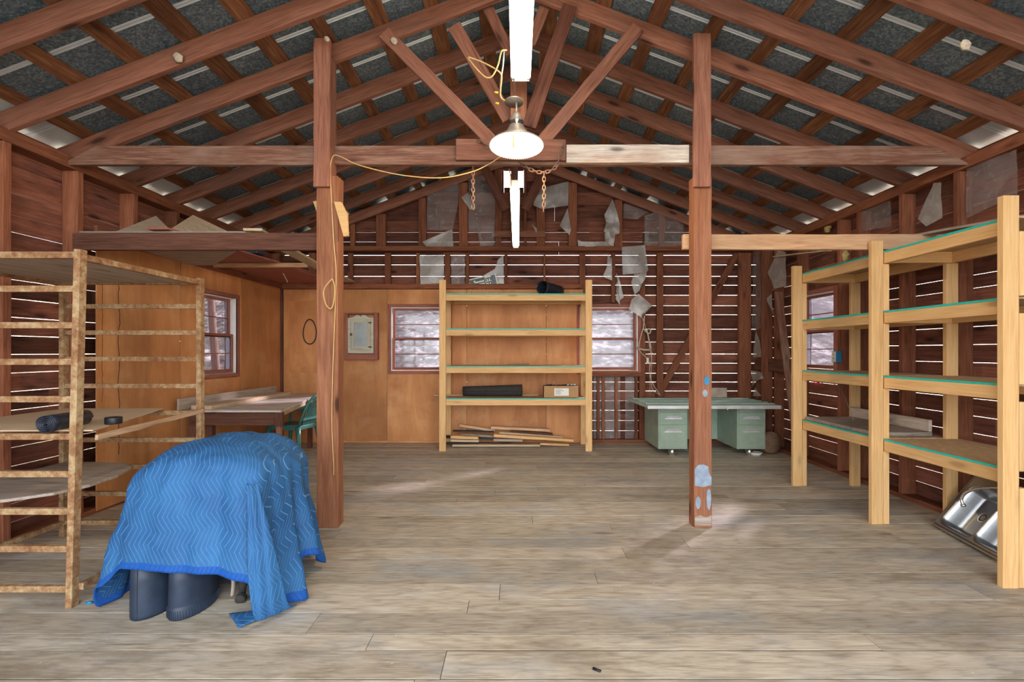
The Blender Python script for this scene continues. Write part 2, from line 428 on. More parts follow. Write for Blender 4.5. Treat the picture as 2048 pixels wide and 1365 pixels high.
        if bevel:
            md = o.modifiers.new('b', 'BEVEL'); md.width = bevel; md.segments = 2; md.limit_method = 'ANGLE'; md.angle_limit = .6; md.harden_normals = False
        if subs: md = o.modifiers.new('u', 'SUBSURF'); md.levels = subs; md.render_levels = subs
        return o
def wloc(o):
    v = Vector(o.location)
    while o.parent: o = o.parent; v += Vector(o.location)
    return v
def T(o, label, cat, group=None):
    o['label'] = label; o['category'] = cat
    if group: o['group'] = group
    return o
def thing(name, label, cat, loc=(0, 0, 0), group=None):
    o = bpy.data.objects.new(name, None); S.collection.objects.link(o); o.location = loc; o.empty_display_size = .1
    return T(o, label, cat, group)
def at(x, y, Y):            # pixel at a depth
    return Vector(((x-VX)/FOC*Y, Y, CH-(y-VY)/FOC*Y))
def wl(x, y, X):            # pixel on a side-wall plane
    Y = X*FOC/(x-VX); return Vector((X, Y, CH-(y-VY)/FOC*Y))
def smooth_path(pts, n=6):
    pts = [Vector(p) for p in pts]; out = []
    P = [pts[0]]+pts+[pts[-1]]
    for i in range(1, len(P)-2):
        a, b, c, d = P[i-1:i+3]
        for k in range(n):
            t = k/n; out.append(.5*((2*b)+(c-a)*t+(2*a-5*b+4*c-d)*t*t+(3*b-a-3*c+d)*t**3))
    return out+[pts[-1]]

ORD = ['first', 'second', 'third', 'fourth', 'fifth', 'sixth', 'seventh', 'eighth', 'ninth', 'tenth', 'eleventh', 'twelfth', 'thirteenth']
WX = 3.66; SX = 3.79; YB = 7.84; YS = 7.97; YF = -1.2
RIDGE = 4.52; SL = .378
rz = lambda x: RIDGE-SL*abs(x)          # top line of the rafters

# ------------------------------------------------------------------ floor
def build_floor():
    m = MB(); y = YF
    while y < 8.0:
        w = random.choice((.14, .16, .18, .2, .21)); x = -3.8+random.uniform(-2.5, 0)
        y1 = min(y+w, 8.0)
        while x < 3.8:
            L = random.uniform(2.2, 4.6); x0, x1 = max(x, -3.8), min(x+L, 3.8)
            if x1-x0 > .02:
                dz = random.uniform(-.0012, .0006)
                m.beam((x0+.0015, (y+y1)/2, -.0125+dz), (x1-.0015, (y+y1)/2, -.0125+dz), (y1-y)-random.uniform(.005, .011), .025)
            x += L
        y = y1
    f = m.build('floor', 'floor', kind='structure')
    MB().box((-3.85, YF, -.12), (3.85, 8.05, -.0028)).build('dark_underlay', 'darkgap', f)  # dark slab just below the plank tops, showing in the cracks
build_floor()

# ------------------------------------------------------------------ siding
def siding(lines, gaps, z0, z1, emit_board, holes=()):
    zs = [z0]+sorted(lines)+[z1]
    for i in range(len(zs)-1):
        g0 = gaps(zs[i])/2 if i else 0; g1 = gaps(zs[i+1])/2 if i < len(zs)-2 else 0
        emit_board(zs[i]+g0, zs[i+1]-g1)
def cut_runs(a, b, z0, z1, holes):
    """split a board a..b, z0..z1 around rectangular holes (u0,u1,v0,v1): list of (a,b,z0,z1)"""
    out = [(a, b, z0, z1)]
    for (u0, u1, v0, v1) in holes:
        nxt = []
        for (p, q, r, t) in out:
            if q <= u0 or p >= u1 or t <= v0 or r >= v1: nxt.append((p, q, r, t)); continue
            if p < u0: nxt.append((p, u0, r, t))
            if q > u1: nxt.append((u1, q, r, t))
            if r < v0: nxt.append((max(p, u0), min(q, u1), r, v0))
            if t > v1: nxt.append((max(p, u0), min(q, u1), v1, t))
        out = nxt
    return out
LW = [-1.92, -1.02, 1.10, 2.11]     # left back window x0,x1,z0,z1
LW = (-1.96, -1.06, 1.10, 2.09); RW = (.95, 1.85, 1.10, 2.09)
SLW = (5.84, 6.60, 1.12, 2.09); SRW = (5.86, 6.60, 1.18, 2.12)

back = MB()
def bb(z0, z1):
    # gable: clip the board to the roof line
    xm = SX if z0 < rz(SX)-.07 else (RIDGE-.07-z0)/SL
    xm = min(xm, SX)
    joints = sorted([-xm]+[x for x in (random.uniform(-2.8, -1), random.uniform(.2, 2.6)) if abs(x) < xm-.2]+[xm])
    for a, b in zip(joints[:-1], joints[1:]):
        r = random.random()
        for (p, q, u, v) in cut_runs(a, b, z0, z1, (LW, RW, (-.22, -.11, 3.98, 4.24), (.0, .09, 3.98, 4.24))):
            back.beam((p+.001, YS+.012+random.uniform(-.003, .003), (u+v)/2), (q-.001, YS+.012, (u+v)/2), .02, v-u, rnd=r)
bz = [.16, .32, .48, .63, .784, .925, 1.063, 1.22, 1.365, 1.553, 1.755, 1.98, 2.124, 2.289, 2.446, 2.584, 2.765, 2.914, 3.126, 3.275, 3.45, 3.71, 3.9, 4.08, 4.26, 4.42]
def bgap(z): return (.0075 if .7 < z < 3.0 else .005 if z < 3.3 else .003)
siding(bz, bgap, -.05, 4.5, bb)
wall_back = back.build('wall_back', 'siding', kind='structure')

def side_wall(sgn, lines, gap, hole, name):
    m = MB(); X = sgn*(SX+.012)
    def b(z0, z1):
        j = [YF, random.uniform(.5, 3), random.uniform(3.9, 6.5), YS]
        for a, c in zip(j[:-1], j[1:]):
            r = random.random()
            for (p, q, u, v) in cut_runs(a, c, z0, z1, (hole,)):
                m.beam((X+random.uniform(-.003, .003), p+.001, (u+v)/2), (X, q-.001, (u+v)/2), .02, v-u, rnd=r)
    siding(lines, gap, -.05, 3.07, b)
    return m.build(name, 'siding', kind='structure')
wall_left = side_wall(-1, [.12, .26, .40, .54, .68, .82, .96, 1.10, 1.24, 1.38, 1.52, 1.66, 1.80, 1.943, 2.12, 2.30, 2.43, 2.59, 2.80], lambda z: .0055 if z < 2.7 else .003, SLW, 'wall_left')
wall_right = side_wall(1, [.17, .31, .445, .58, .72, .865, 1.01, 1.16, 1.31, 1.46, 1.61, 1.77, 1.93, 2.04, 2.18, 2.32, 2.46, 2.62, 2.78, 2.96], lambda z: .005, SRW, 'wall_right')

# studs, plates (parts of the walls)
RY = [1.22, 1.83, 2.44, 3.05, 3.66, 4.22, 4.88, 5.49, 6.10, 6.71, 7.32]
def stud(wall, lo, hi, mat='stud', name='stud'):
    m = MB(); lo, hi = Vector(lo), Vector(hi); c = (lo+hi)/2; d = hi-lo
    m.beam((c.x, c.y, lo.z), (c.x, c.y, hi.z), d.y, d.x, (1, 0, 0), seg=5, wob=.0015)
    return m.build(name, mat, wall, bevel=.003)
ySt = [0.0, .61, 1.22, 1.83, 2.44, 3.05, 3.64, 4.25, 4.86, 5.47, 5.80, 6.64, 7.25, 7.80]
for sgn, wall in ((-1, wall_left), (1, wall_right)):
    for i, y in enumerate(ySt):
        x0, x1 = sorted((sgn*WX, sgn*SX))
        if y in (5.47,) and sgn < 0: pass
        dy = .024 if sgn > 0 else .03
        stud(wall, (x0, y-dy, .045), (x1, y+dy, 2.905))
    x0, x1 = sorted((sgn*(WX-.005), sgn*SX))
    MB().beam(((x0+x1)/2, YF, 2.953), ((x0+x1)/2, YS, 2.953), x1-x0, .095, seg=24, wob=.002).build('top_plate', 'stud', wall, bevel=.003)
    MB().beam(((x0+x1)/2, YF, .022), ((x0+x1)/2, YS, .022), x1-x0, .045, seg=12, wob=.001).build('sill_plate', 'stud', wall)
# back wall studs, lower band + gable
def bstud(x0, x1, z0, z1, dep=.06, nm='stud', mat='stud'): return stud(wall_back, (x0, YB+.005, z0), (x1, YB+.005+dep, z1), mat, nm)
for (a, b) in ((617, 630), (695, 705), (769, 781), (832, 839), (889, 900), (931, 938), (1009, 1015), (1087, 1091)):
    bstud((a-VX)/129.6, (b-VX)/129.6, 2.40, 2.93)
for (a, b) in ((1159, 1171), (1223, 1231)): bstud((a-VX)/129.6, (b-VX)/129.6, 2.16, 2.93)
for (a, b) in ((1279, 1291), (1314, 1327), (1478, 1491)): bstud((a-VX)/129.6, (b-VX)/129.6, .05, 2.93)
bstud((1491-VX)/129.6, (1503-VX)/129.6, .05, 2.93, .12)
for (a, b) in ((752, 771), (837, 852), (918, 935), (990, 1003), (1048, 1053), (1073, 1090), (1137, 1154), (1229, 1245), (700, 709), (1318, 1330)):
    x0, x1 = (a-VX)/129.6, (b-VX)/129.6
    bstud(x0, x1, 3.02, min(rz(x0), rz(x1))-.16)
MB().beam((-WX, YB-.01, 2.985), (WX, YB-.01, 2.985), .11, .07, seg=20, wob=.002).build('top_plate', 'stud', wall_back, bevel=.003)
MB().beam((-WX, YB-.015, 2.405), (.98, YB-.015, 2.405), .05, .075, seg=12, wob=.002).build('ledger_board', 'stud', wall_back, bevel=.003)
MB().beam((1.0, YB, .025), (WX, YB, .025), .09, .05).build('sill_plate', 'stud', wall_back)
MB().beam((1.0, YB-.01, 1.05), (1.9, YB-.01, 1.05), .1, .06).build('window_ledge', 'stud', wall_back, bevel=.003)
for x in (1.06, 1.24, 1.32, 1.52, 1.83):
    bstud(x-.022, x+.022, .05, 1.02, .05)
m = MB(); m.beam((3.36, YB+.04, 2.9), (2.2, YB+.04, .75), .03, .10, (0, -1, 0)); m.v = m.v
MB().beam((3.40, YB+.055, 2.92), (2.18, YB+.055, .72), .10, .03, (0, 1, 0), seg=6, wob=.002).build('diagonal_brace', 'stud', wall_back)
MB().beam((-.40, YB-.02, 3.21), (.42, YB-.02, 3.21), .03, .09).build('cross_board', 'rafter', wall_back)
MB().beam((-.055, YB-.05, 3.04), (-.055, YB-.05, 4.30), .10, .04, (0, 1, 0)).build('king_stud', 'stud', wall_back)

# plywood panels (parts of the walls)
def panel(wall, lo, hi, axis=2, holes=(), nm='plywood_panel', mat='ply'):
    m = MB(); lo, hi = Vector(lo), Vector(hi); r = random.random()
    flat = 0 if (hi.x-lo.x) < (hi.y-lo.y) else 1; ua = 1-flat
    for (p, q, u, v) in cut_runs(lo[ua], hi[ua], lo.z, hi.z, holes):
        a = lo.copy(); b = hi.copy(); a[ua], b[ua], a.z, b.z = p, q, u, v
        d = b-a; c = (a+b)/2; off = Vector((0, 0, 0))
        vs = [Vector((x, y, z)) for z in (a.z, b.z) for y in (a.y, b.y) for x in (a.x, b.x)]
        gs = [Vector((w.z+r*9, w[ua]+r*5, 0)) for w in vs]
        m.add(vs, [(0, 1, 3, 2)[::-1], (4, 5, 7, 6), (0, 1, 5, 4), (2, 3, 7, 6)[::-1], (0, 2, 6, 4)[::-1], (1, 3, 7, 5)], gs, r)
    return m.build(nm, mat, wall, fixn=True)
PY = YB-.001
for (a, b) in ((-3.64, -2.85), (-2.845, -2.02), (-2.015, -.79), (-.785, .43), (.435, 1.0)):
    panel(wall_back, (a, PY-.012, .03), (b, PY, 2.36), holes=(LW, RW))
MB().beam((-3.64, PY-.01, .015), (1.0, PY-.01, .015), .03, .03).build('kick_strip', 'ply', wall_back)
# narrow hatch outline on the corner panel
MB().box((-3.52, PY-.018, 1.08), (-2.90, PY-.012, 2.18)).build('wall_hatch', 'ply', wall_back, bevel=.003)
for k, (a, b) in enumerate(((4.40, 5.48), (5.50, 6.70), (6.705, 7.80))):
    panel(wall_left, (-WX+.001, a, .04 if k else .02), (-WX+.013, b, 2.38), holes=(SLW,))
MB().beam((-WX+.02, 4.38, 2.43), (-WX+.02, YB, 2.43), .03, .12, seg=8, wob=.002).build('ledger_board', 'stud', wall_left)
MB().box((-WX+.0, YB-.05, .05), (-WX+.05, YB-.005, 2.37)).build('corner_post', 'darktable', wall_left)

for k, (yy, zt, zb) in enumerate(((4.455, 2.05, .95), (4.64, 2.05, .45))):
    pts = []; z = zt
    while z > zb:
        pts.append((-WX+.0145, yy+.018*noise.noise(Vector((z*5, k*7, 0)))+.008*noise.noise(Vector((z*22, k, 3))), z)); z -= .015
    m = MB()
    for p, q in zip(pts[:-1], pts[1:]): m.beam(p, q, .0012, .007 if k else .004, (0, 1, 0))
    m.build('water_stain', 'darktable', wall_left)
# ------------------------------------------------------------------ windows
def window(n, hole, F, sill=True, W=.035):
    """F(u, d, z) -> world; d = 0 at the inner wall face, positive outwards"""
    u0, u1, z0, z1 = hole
    e = bpy.data.objects.new('window_%d' % n, None); S.collection.objects.link(e); e['kind'] = 'structure'
    e.location = F((u0+u1)/2, .04, z0)
    def bx(nm, mat, items, par):
        m = MB()
        for (a, b, d0, d1, c, d) in items:
            p, q = F(a, d0, c), F(b, d1, d)
            m.box([min(p[i], q[i]) for i in range(3)], [max(p[i], q[i]) for i in range(3)])
        return m.build(nm, mat, par, bevel=.002)
    t = .045
    bx('window_frame', 'redwood', [(u0-t, u0, -.022, .02, z0-t, z1+t), (u1, u1+t, -.022, .02, z0-t, z1+t), (u0, u1, -.022, .02, z1, z1+t), (u0, u1, -.022, .02, z0-t, z0)], e)
    bx('window_jamb', 'whitemetal', [(u0, u0+.015, 0, .13, z0, z1), (u1-.015, u1, 0, .13, z0, z1), (u0+.015, u1-.015, 0.02, .13, z1-.015, z1)], e)
    bx('window_sill', 'greywood', [(u0+.015, u1-.015, .0, .15, z0, z0+.012)], e)
    zm = (z0+z1)/2; a, b = u0+.018, u1-.018
    for (nm, d, lo, hi) in (('lower_sash', .03, z0+.014, zm+.02), ('upper_sash', .07, zm-.02, z1-.017)):
        s = W; mid = (lo+hi)/2
        sa = bx(nm, 'redwood', [(a, a+s, d, d+.03, lo, hi), (b-s, b, d, d+.03, lo, hi), (a+s, b-s, d, d+.03, lo, lo+s*1.3), (a+s, b-s, d, d+.03, hi-s*.8, hi), (a+s, b-s, d+.005, d+.02, mid-.006, mid+.006)], e)
        for (p, q) in ((lo+s*1.3, mid-.006), (mid+.006, hi-s*.8)):
            bx('pane', 'glass', [(a+s, b-s, d+.011, d+.014, p, q)], sa)
window(1, LW, lambda u, d, z: Vector((u, YB+d, z)))
window(2, RW, lambda u, d, z: Vector((u, YB+d, z)))
window(3, SLW, lambda u, d, z: Vector((-WX-d, u, z)))
window(4, SRW, lambda u, d, z: Vector((WX+d, u, z)))

# ------------------------------------------------------------------ roof: rafters, purlins, metal
for sgn, side in ((-1, 'left'), (1, 'right')):
    ys = RY+[7.80]
    for i, y in enumerate(ys):
        m = MB(); w = .045
        x1 = sgn*4.12; zc = -.075-(.045 if y > 7.7 else 0)
        p0 = Vector((sgn*.024, y, rz(0)+zc)); p1 = Vector((x1, y, rz(x1)+zc))
        m.beam(p0, p1, w, .142, seg=10, wob=.002, cut0=-SL)
        o = m.build('rafter', 'rafter', bevel=.003)
        desc = 'end rafter against the back gable boards' if i == len(ys)-1 else '%s from the front' % ORD[i]
        T(o, 'rough red-brown rafter on the %s roof slope, %s' % (side, desc), 'rafter', 'rafters under the %s roof slope' % side)
    for i, x in enumerate((4.0, 3.55, 3.15, 2.74, 2.34, 1.95, 1.54, 1.12, .70, .28)):
        m = MB(); xx = sgn*x; up = Vector((sgn*SL, 0, 1)).normalized()
        ww = random.uniform(.11, .15)
        m.beam(Vector((xx, YF-.3, rz(x)))+up*.016, Vector((xx, 8.35, rz(x)))+up*.016, ww, .020, up, seg=60, wob=.005, wz=.15)
        o = m.build('purlin', 'purlin')
        where = 'out over the eave' if i == 0 else ('next to the ridge' if i == 9 else '%s one up from the wall plate' % ORD[i-1])
        T(o, 'rough-edged purlin board under the %s roof metal, %s' % (side, where), 'purlin', 'purlin boards on the %s roof slope' % side)
m = MB()
for sgn in (-1, 1):
    ribs = [YF-.3+.005]; y = YF-.3; prof = [(y, 0, 0)]
    k = 0
    while y < 8.3:
        y += .305; d = .012
        prof += [(y-.030, 0, 1), (y-.022, d, 1), (y-.014, 0, 1), (y-.002, 0, 1), (y+.006, d, 1), (y+.014, 0, 0)] if k % 2 else [(y-.008, 0, 1), (y, d, 1), (y+.008, 0, 0)]
        k += 1
    up = Vector((sgn*SL, 0, 1)).normalized()
    for (ya, ha, ra), (yb, hb, rb) in zip(prof[:-1], prof[1:]):
        for (xa, xb) in ((0, 3.6), (3.6, 4.22)):       # paler beyond the walls: outdoor daylight put into the colour
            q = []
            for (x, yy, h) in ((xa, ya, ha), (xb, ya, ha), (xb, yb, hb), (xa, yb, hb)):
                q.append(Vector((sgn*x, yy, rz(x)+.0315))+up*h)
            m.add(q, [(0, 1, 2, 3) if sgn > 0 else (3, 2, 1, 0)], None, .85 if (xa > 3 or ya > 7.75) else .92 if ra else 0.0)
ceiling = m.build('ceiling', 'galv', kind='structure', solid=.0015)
T(MB().beam((0, YF-.2, 4.42), (0, 8.2, 4.42), .035, .19, seg=30, wob=.002).build('ridge_board', 'rafter'), 'red-brown ridge board running along the peak of the roof', 'ridge board')

# ------------------------------------------------------------------ posts, collar beam, struts
PYF = 4.10
def post(label, x0, x1, xu0, xu1, zt, paint=None):
    e = thing('wood_post', label, 'post', ((x0+x1)/2, PYF, 0), 'square posts holding the roof')
    m = MB(); m.beam(((x0+x1)/2, PYF, 0), ((x0+x1)/2, PYF, 2.80), x1-x0, .13, (0, 1, 0), seg=16, wob=.0025)
    m.build('lower_post', 'post', e, bevel=.006)
    m = MB(); m.beam(((xu0+xu1)/2, PYF-.085, 2.70), ((xu0+xu1)/2, PYF-.085, zt), xu1-xu0, .04, (0, 1, 0), seg=8, wob=.002)
    m.build('splice_board', 'rafter', e, bevel=.004)
    m = MB(); m.beam(((x0+x1)/2, PYF+.0, 2.80), ((x0+x1)/2, PYF, zt-.12), .05, .13, (0, 1, 0)); m.build('upper_post', 'rafter', e)
    return e
postL = post('square brown post beside the blue blanket, tan cord down its face', -1.60, -1.43, -1.61, -1.48, 3.87)
postR = post('square brown post with blue paint marks, in front of the green desk', 1.40, 1.54, 1.385, 1.52, 3.91)
def blotch(parent, pts, mat, nm='paint_patch'):
    m = MB(); m.prism(pts, (0, -.0015, 0)); o = m.build(nm, mat, parent); return o
M['palebluepaint'] = plain('pale_blue_overspray', (.24, .30, .38), .8, var=.3, scale=14)
def rag(cx, cz, w, h, Y, n=22, seed=0):
    return [(cx+w*math.cos(2*PI*k/n)*(1+.25*noise.noise(Vector((k*.9, seed, 0)))), Y, cz+h*math.sin(2*PI*k/n)*(1+.25*noise.noise(Vector((k*.9, seed, 5))))) for k in range(n)]
yf = PYF-.0665
blotch(postR, [(1.404, yf, .335), (1.47, yf, .325), (1.536, yf, .34), (1.537, yf, .40), (1.52, yf, .43), (1.51, yf, .49), (1.47, yf, .505), (1.43, yf, .50), (1.404, yf, .47)], 'palebluepaint')
blotch(postR, rag(1.515, .23, .018, .085, yf, seed=8), 'palebluepaint')
blotch(postR, rag(1.43, .20, .02, .05, yf, seed=5), 'palebluepaint')
blotch(postR, [(1.404, yf, .02), (1.536, yf, .02), (1.536, yf, .10), (1.49, yf, .085), (1.45, yf, .10), (1.404, yf, .09)], 'greywood', 'worn_patch')
blotch(postR, rag(1.50, 1.17, .022, .035, yf, seed=2), 'bluepaint')
blotch(postR, rag(1.485, 1.07, .02, .028, yf, seed=3), 'palebluepaint')

def beamthing(nm, mat, label, cat, p0, p1, w, h, up=(0, 0, 1), seg=10, wob=.002, cut0=0, cut1=0, group=None, bevel=.004, sag=0):
    m = MB(); m.beam(p0, p1, w, h, up, seg=seg, wob=wob, cut0=cut0, cut1=cut1, sag=sag)
    return T(m.build(nm, mat, bevel=bevel), label, cat, group)
cb = beamthing('collar_beam', 'oldbeam', 'long weathered cross beam spanning the barn behind the hanging lamp', 'beam', (-3.58, 4.155, 3.0), (3.54, 4.155, 3.0), .05, .155, seg=24, cut0=1.9, cut1=-1.9)
beamthing('gusset_board', 'rafter', 'red-brown board nailed over the middle of the cross beam, behind the lamp', 'board', (-.50, 4.108, 3.03), (.385, 4.108, 3.03), .035, .17, wob=.004)
beamthing('whitewashed_board', 'whitewash', 'patchy white-painted board on the cross beam between lamp and right post', 'board', (.39, 4.108, 2.998), (1.38, 4.108, 2.998), .035, .145)
beamthing('tie_beam', 'darktable', 'dark brown beam from left wall to left post, above the rusty rack', 'beam', (-3.63, 4.16, 2.30), (-1.61, 4.16, 2.30), .05, .14, bevel=.008)
beamthing('tie_beam', 'newbeam', 'light brown beam from right post to right wall, above the pine shelving', 'beam', (1.36, 4.20, 2.305), (3.60, 4.20, 2.305), .045, .125)
def strut(label, p0, p1, Y, w=.105, mat='rafter'):
    a = at(p0[0], p0[1], Y); b = at(p1[0], p1[1], Y)
    return beamthing('roof_strut', mat, label, 'strut', a, b, w, .035, (0, 1, 0), seg=8, wob=.003, group='struts fanning up to the rafters')
def fix(o): return o
strut('long slanting strut left of the lamp with a pale mud nest', (768, 66), (992, 292), 4.115)
strut('long slanting strut right of the lamp', (1276, 56), (1082, 288), 4.115)
strut('steep dark strut just right of the fluorescent light', (1140, 12), (1058, 255), 4.155, .115, 'siding')
strut('steep strut left of the fluorescent light, behind the yellow wire', (908, 52), (1018, 240), 4.30, .115)
strut('short strut beside the fluorescent light, upper left', (962, -10), (1022, 110), 4.30, .09)
strut('short strut beside the fluorescent light, upper right', (1100, -10), (1060, 90), 4.30, .09)
beamthing('king_post', 'post', 'short upright post from cross beam to ridge behind the lamp', 'post', (.005, 4.20, 3.02), (.005, 4.20, 4.3), .135, .035, (0, 1, 0))
strut('dark brace rising leftward at the back gable peak', (962, 322), (1012, 420), 7.5, .13, 'siding')
strut('dark brace rising rightward at the back gable peak', (1098, 322), (1050, 420), 7.5, .13, 'siding')
beamthing('king_post', 'siding', 'dark upright post at the back gable behind the far tube light', 'post', at(1029, 493, 7.70), at(1029, 305, 7.70), .11, .05, (0, 1, 0))
for (cx, lean, lab) in ((638, -1, 'left'), (682, 1, 'right')):
    m = MB()
    pts = [at(626, 403, 4.06), at(634, 402, 4.06), at(651, 425, 4.06), at(651, 448, 4.06)] if lean < 0 else [at(668, 404, 4.0), at(682, 404, 4.0), at(694, 428, 4.0), at(696, 472, 4.0), at(687, 473, 4.0)]
    if lean < 0: pts = [at(626, 403, 4.15), at(634, 402, 4.15), at(649, 418, 4.15), at(649, 470, 4.15)]
    m.prism(pts, (0, .045, 0) if lean < 0 else (0, .03, 0))
    T(m.build('cleat_block', 'pine', fixn=True), 'small yellow pine block nailed to the %s side of the left post' % lab, 'block', 'pine blocks on the left post')

# mud nests on the roof timber
for (x, y, Y, r, lab) in ((357, 115, 3.60, .032, 'second near rafter, upper left'), (788, 82, 4.08, .026, 'top of the left strut'), (1228+703, 90, 2.9, .028, 'metal, upper right of the roof'), (654, 78, 3.9, .018, 'purlin above the left post')):
    m = MB(); p = at(x, y, Y)
    m.lathe([(0.001, -.008), (r*.6, -.007), (r, 0), (r*.8, .008), (.001, .012)], p, 14, axis=(0, -1, -.3), sx=1, sy=1.3)
    for i, v in enumerate(m.v): m.v[i] = p+(v-p)*(1+.35*noise.noise(v*60))
    T(m.build('mud_nest', 'wasp'), 'pale dried mud nest stuck on the %s' % lab, 'nest', 'mud nests under the roof')

# ------------------------------------------------------------------ outside
def zg(x, y):
    r = max(0, y-11)*.36; r = min(r, 4.6)
    s = max(0, abs(x)-6)*.42; s = min(s, 4.6)
    return -.35+max(r, s*max(0, min(1, (y+2)/5)))+.06*noise.noise(Vector((x*.5, y*.5, 0)))
m = MB(); m.grid(lambda u, v: (-40+80*u, -25+75*v, zg(-40+80*u, -25+75*v)), 90, 90)
g = m.build('ground', 'hill', kind='structure')
for i, (x, y, r, lab) in enumerate(((-5.6, 8.6, .10, 'outside the left window, nearest the sash'), (-7.5, 10.9, .13, 'outside the left window, further off'), (-6.9, 11.6, .09, 'thin one outside the left window'))):
    m = MB(); m.tube([(x+.05*k*math.sin(i+k), y, zg(x, y)-.2+k*1.1) for k in range(7)], [r*(1-.07*k) for k in range(7)], 12)
    T(m.build('tree_trunk', 'trunk'), 'reddish tree trunk %s' % lab, 'tree', 'tree trunks outside the left window')

# ------------------------------------------------------------------ plastic film tatters
def film(label, px, Y=7.80, X=None, mat='film', amp=.018, grp='torn plastic sheets on the walls', ripple=14):
    P = [at(x, y, Y) for x, y in px] if X is None else [wl(x, y, X) for x, y in px]
    bm = bmesh.new(); vs = [bm.verts.new(p) for p in P]; f = bm.faces.new(vs)
    bmesh.ops.triangulate(bm, faces=[f])
    for k in range(5):
        es = [e for e in bm.edges if e.calc_length() > .055]
        if not es: break
        bmesh.ops.subdivide_edges(bm, edges=es, cuts=1); bmesh.ops.triangulate(bm, faces=bm.faces)
    c = Vector((random.random()*9, 0, 0)); n = Vector((0, -1, 0)) if X is None else Vector((-1 if X > 0 else 1, 0, 0))
    for v in bm.verts:
        q = v.co*4+c; a = noise.noise(q)+.3*noise.noise(q*2.7)
        v.co += n*(amp*(1+a*1.2))
    m = MB(); bm.verts.index_update()
    m.add([v.co.copy() for v in bm.verts], [tuple(v.index for v in f.verts) for f in bm.faces], None, None, True)
    bm.free()
    return T(m.build('plastic_sheet', mat), label, 'plastic sheet', grp)
film('clear plastic sheet stapled in the gable, tall one left of the left chain', [(855, 388), (918, 366), (917, 410), (905, 462), (853, 461)])
film('milky pointed plastic flap low in the gable, left of centre', [(845, 484), (905, 459), (907, 494), (853, 494)], 7.76, mat='filmw')
film('tall clear plastic sheet in the gable behind the left chain', [(937, 356), (965, 345), (991, 392), (990, 450), (989, 494), (960, 494), (962, 468), (937, 463)])
film('small milky plastic flap beside the left hanging chain', [(923, 396), (936, 386), (950, 418), (940, 420)], 7.74, mat='filmw')
film('plastic sheet in the gable behind the right hanging chain', [(1066, 381), (1137, 364), (1136, 412), (1086, 419), (1067, 412)], mat='filmw')
film('milky pointed plastic scrap on a gable stud, right of the right chain', [(1135, 417), (1119, 453), (1139, 471), (1142, 460)], 7.77, mat='filmw')
film('tiny plastic scrap in the gable right of the far tube light', [(1064, 450), (1074, 458), (1073, 467)], 7.80, mat='filmw')
film('milky plastic hanging like a dress from a gable stud', [(1225, 399), (1208, 431), (1212, 447), (1207, 465), (1219, 466), (1210, 484), (1226, 494), (1230, 470), (1238, 468), (1239, 450), (1234, 430)], 7.75, mat='filmw', amp=.03)
film('narrow milky plastic strip along the foot of the gable', [(1155, 480), (1164, 484), (1223, 486), (1227, 494), (1156, 494)], 7.79, mat='filmw')
film('clear plastic sheet tucked under the right gable rafter', [(1247, 407), (1297, 425), (1273, 440), (1246, 437)])
film('wide clear plastic sheet in the gable beside the right post', [(1288, 431), (1309, 426), (1331, 431), (1366, 451), (1366, 494), (1325, 494), (1288, 492), (1298, 480), (1297, 464), (1288, 464)])
film('crumpled plastic rectangle above the left end of the pine shelf', [(839, 512), (888, 510), (888, 567), (841, 569)], mat='filmw')
film('narrow plastic strip between studs left of the tilted sign', [(902, 510), (931, 509), (926, 540), (930, 568), (903, 568)])
film('torn milky plastic behind the tilted sign', [(1007, 510), (1008, 568), (948, 568), (966, 552), (990, 538), (996, 520)], 7.94, mat='filmw', amp=.008)
film('small torn plastic strip right of the pine shelf top', [(1215, 510), (1223, 518), (1224, 562), (1205, 554), (1213, 535)], mat='filmw')
film('square milky plastic sheet hanging from the plate above the right back window', [(1243, 495), (1289, 491), (1296, 541), (1292, 546), (1245, 550)], 7.74, mat='filmw', amp=.02)
film('ragged plastic tail under the square milky sheet', [(1268, 549), (1293, 546), (1290, 557), (1279, 562), (1279, 582), (1269, 590), (1262, 565)], 7.76, mat='filmw')
film('diamond-shaped milky plastic scrap above the rope halter', [(1276, 588), (1303, 612), (1287, 612), (1289, 625), (1281, 636), (1266, 625), (1257, 620), (1262, 600)], 7.72, mat='filmw', amp=.03)
film('thin ragged plastic strip above the right back window', [(1232, 546), (1240, 565), (1247, 595), (1238, 603), (1241, 613), (1231, 600), (1232, 562)], 7.79, mat='filmw')
for px, lab in (([(1187, 752), (1203, 752), (1203, 878), (1187, 878)], 'nearest the pine shelf'), ([(1210, 752), (1240, 752), (1240, 877), (1210, 877)], 'in the middle bay'), ([(1250, 752), (1272, 752), (1270, 880), (1250, 880)], 'nearest the green desk')):
    film('clear plastic under the right back window, %s' % lab, px, 7.90, amp=.012, grp='plastic sheets under the right back window')
film('long plastic sheet in the back right corner', [(1508, 502), (1530, 502), (1530, 560), (1519, 560), (1528, 600), (1529, 656), (1508, 664), (1507, 600)], X=3.60)
film('plastic sheet between right wall studs above the corner brace', [(1559, 501), (1574, 505), (1574, 572), (1550, 578), (1539, 545)], X=3.60, mat='filmw')
film('pointed plastic scrap hanging above the dark ledge board', [(1508, 715), (1514, 664), (1523, 683), (1528, 715)], X=3.60, mat='filmw')
film('ragged plastic bunched below the dark ledge board', [(1507, 742), (1530, 745), (1534, 757), (1518, 764), (1508, 775)], X=3.56, mat='filmw', amp=.04)
film('small plastic scrap on the right wall just above the desk', [(1509, 793), (1514, 775), (1526, 793)], X=3.56, mat='filmw')
film('narrow plastic scrap beside the leaning corner brace', [(1537, 598), (1547, 588), (1549, 630)], X=3.62, mat='filmw')
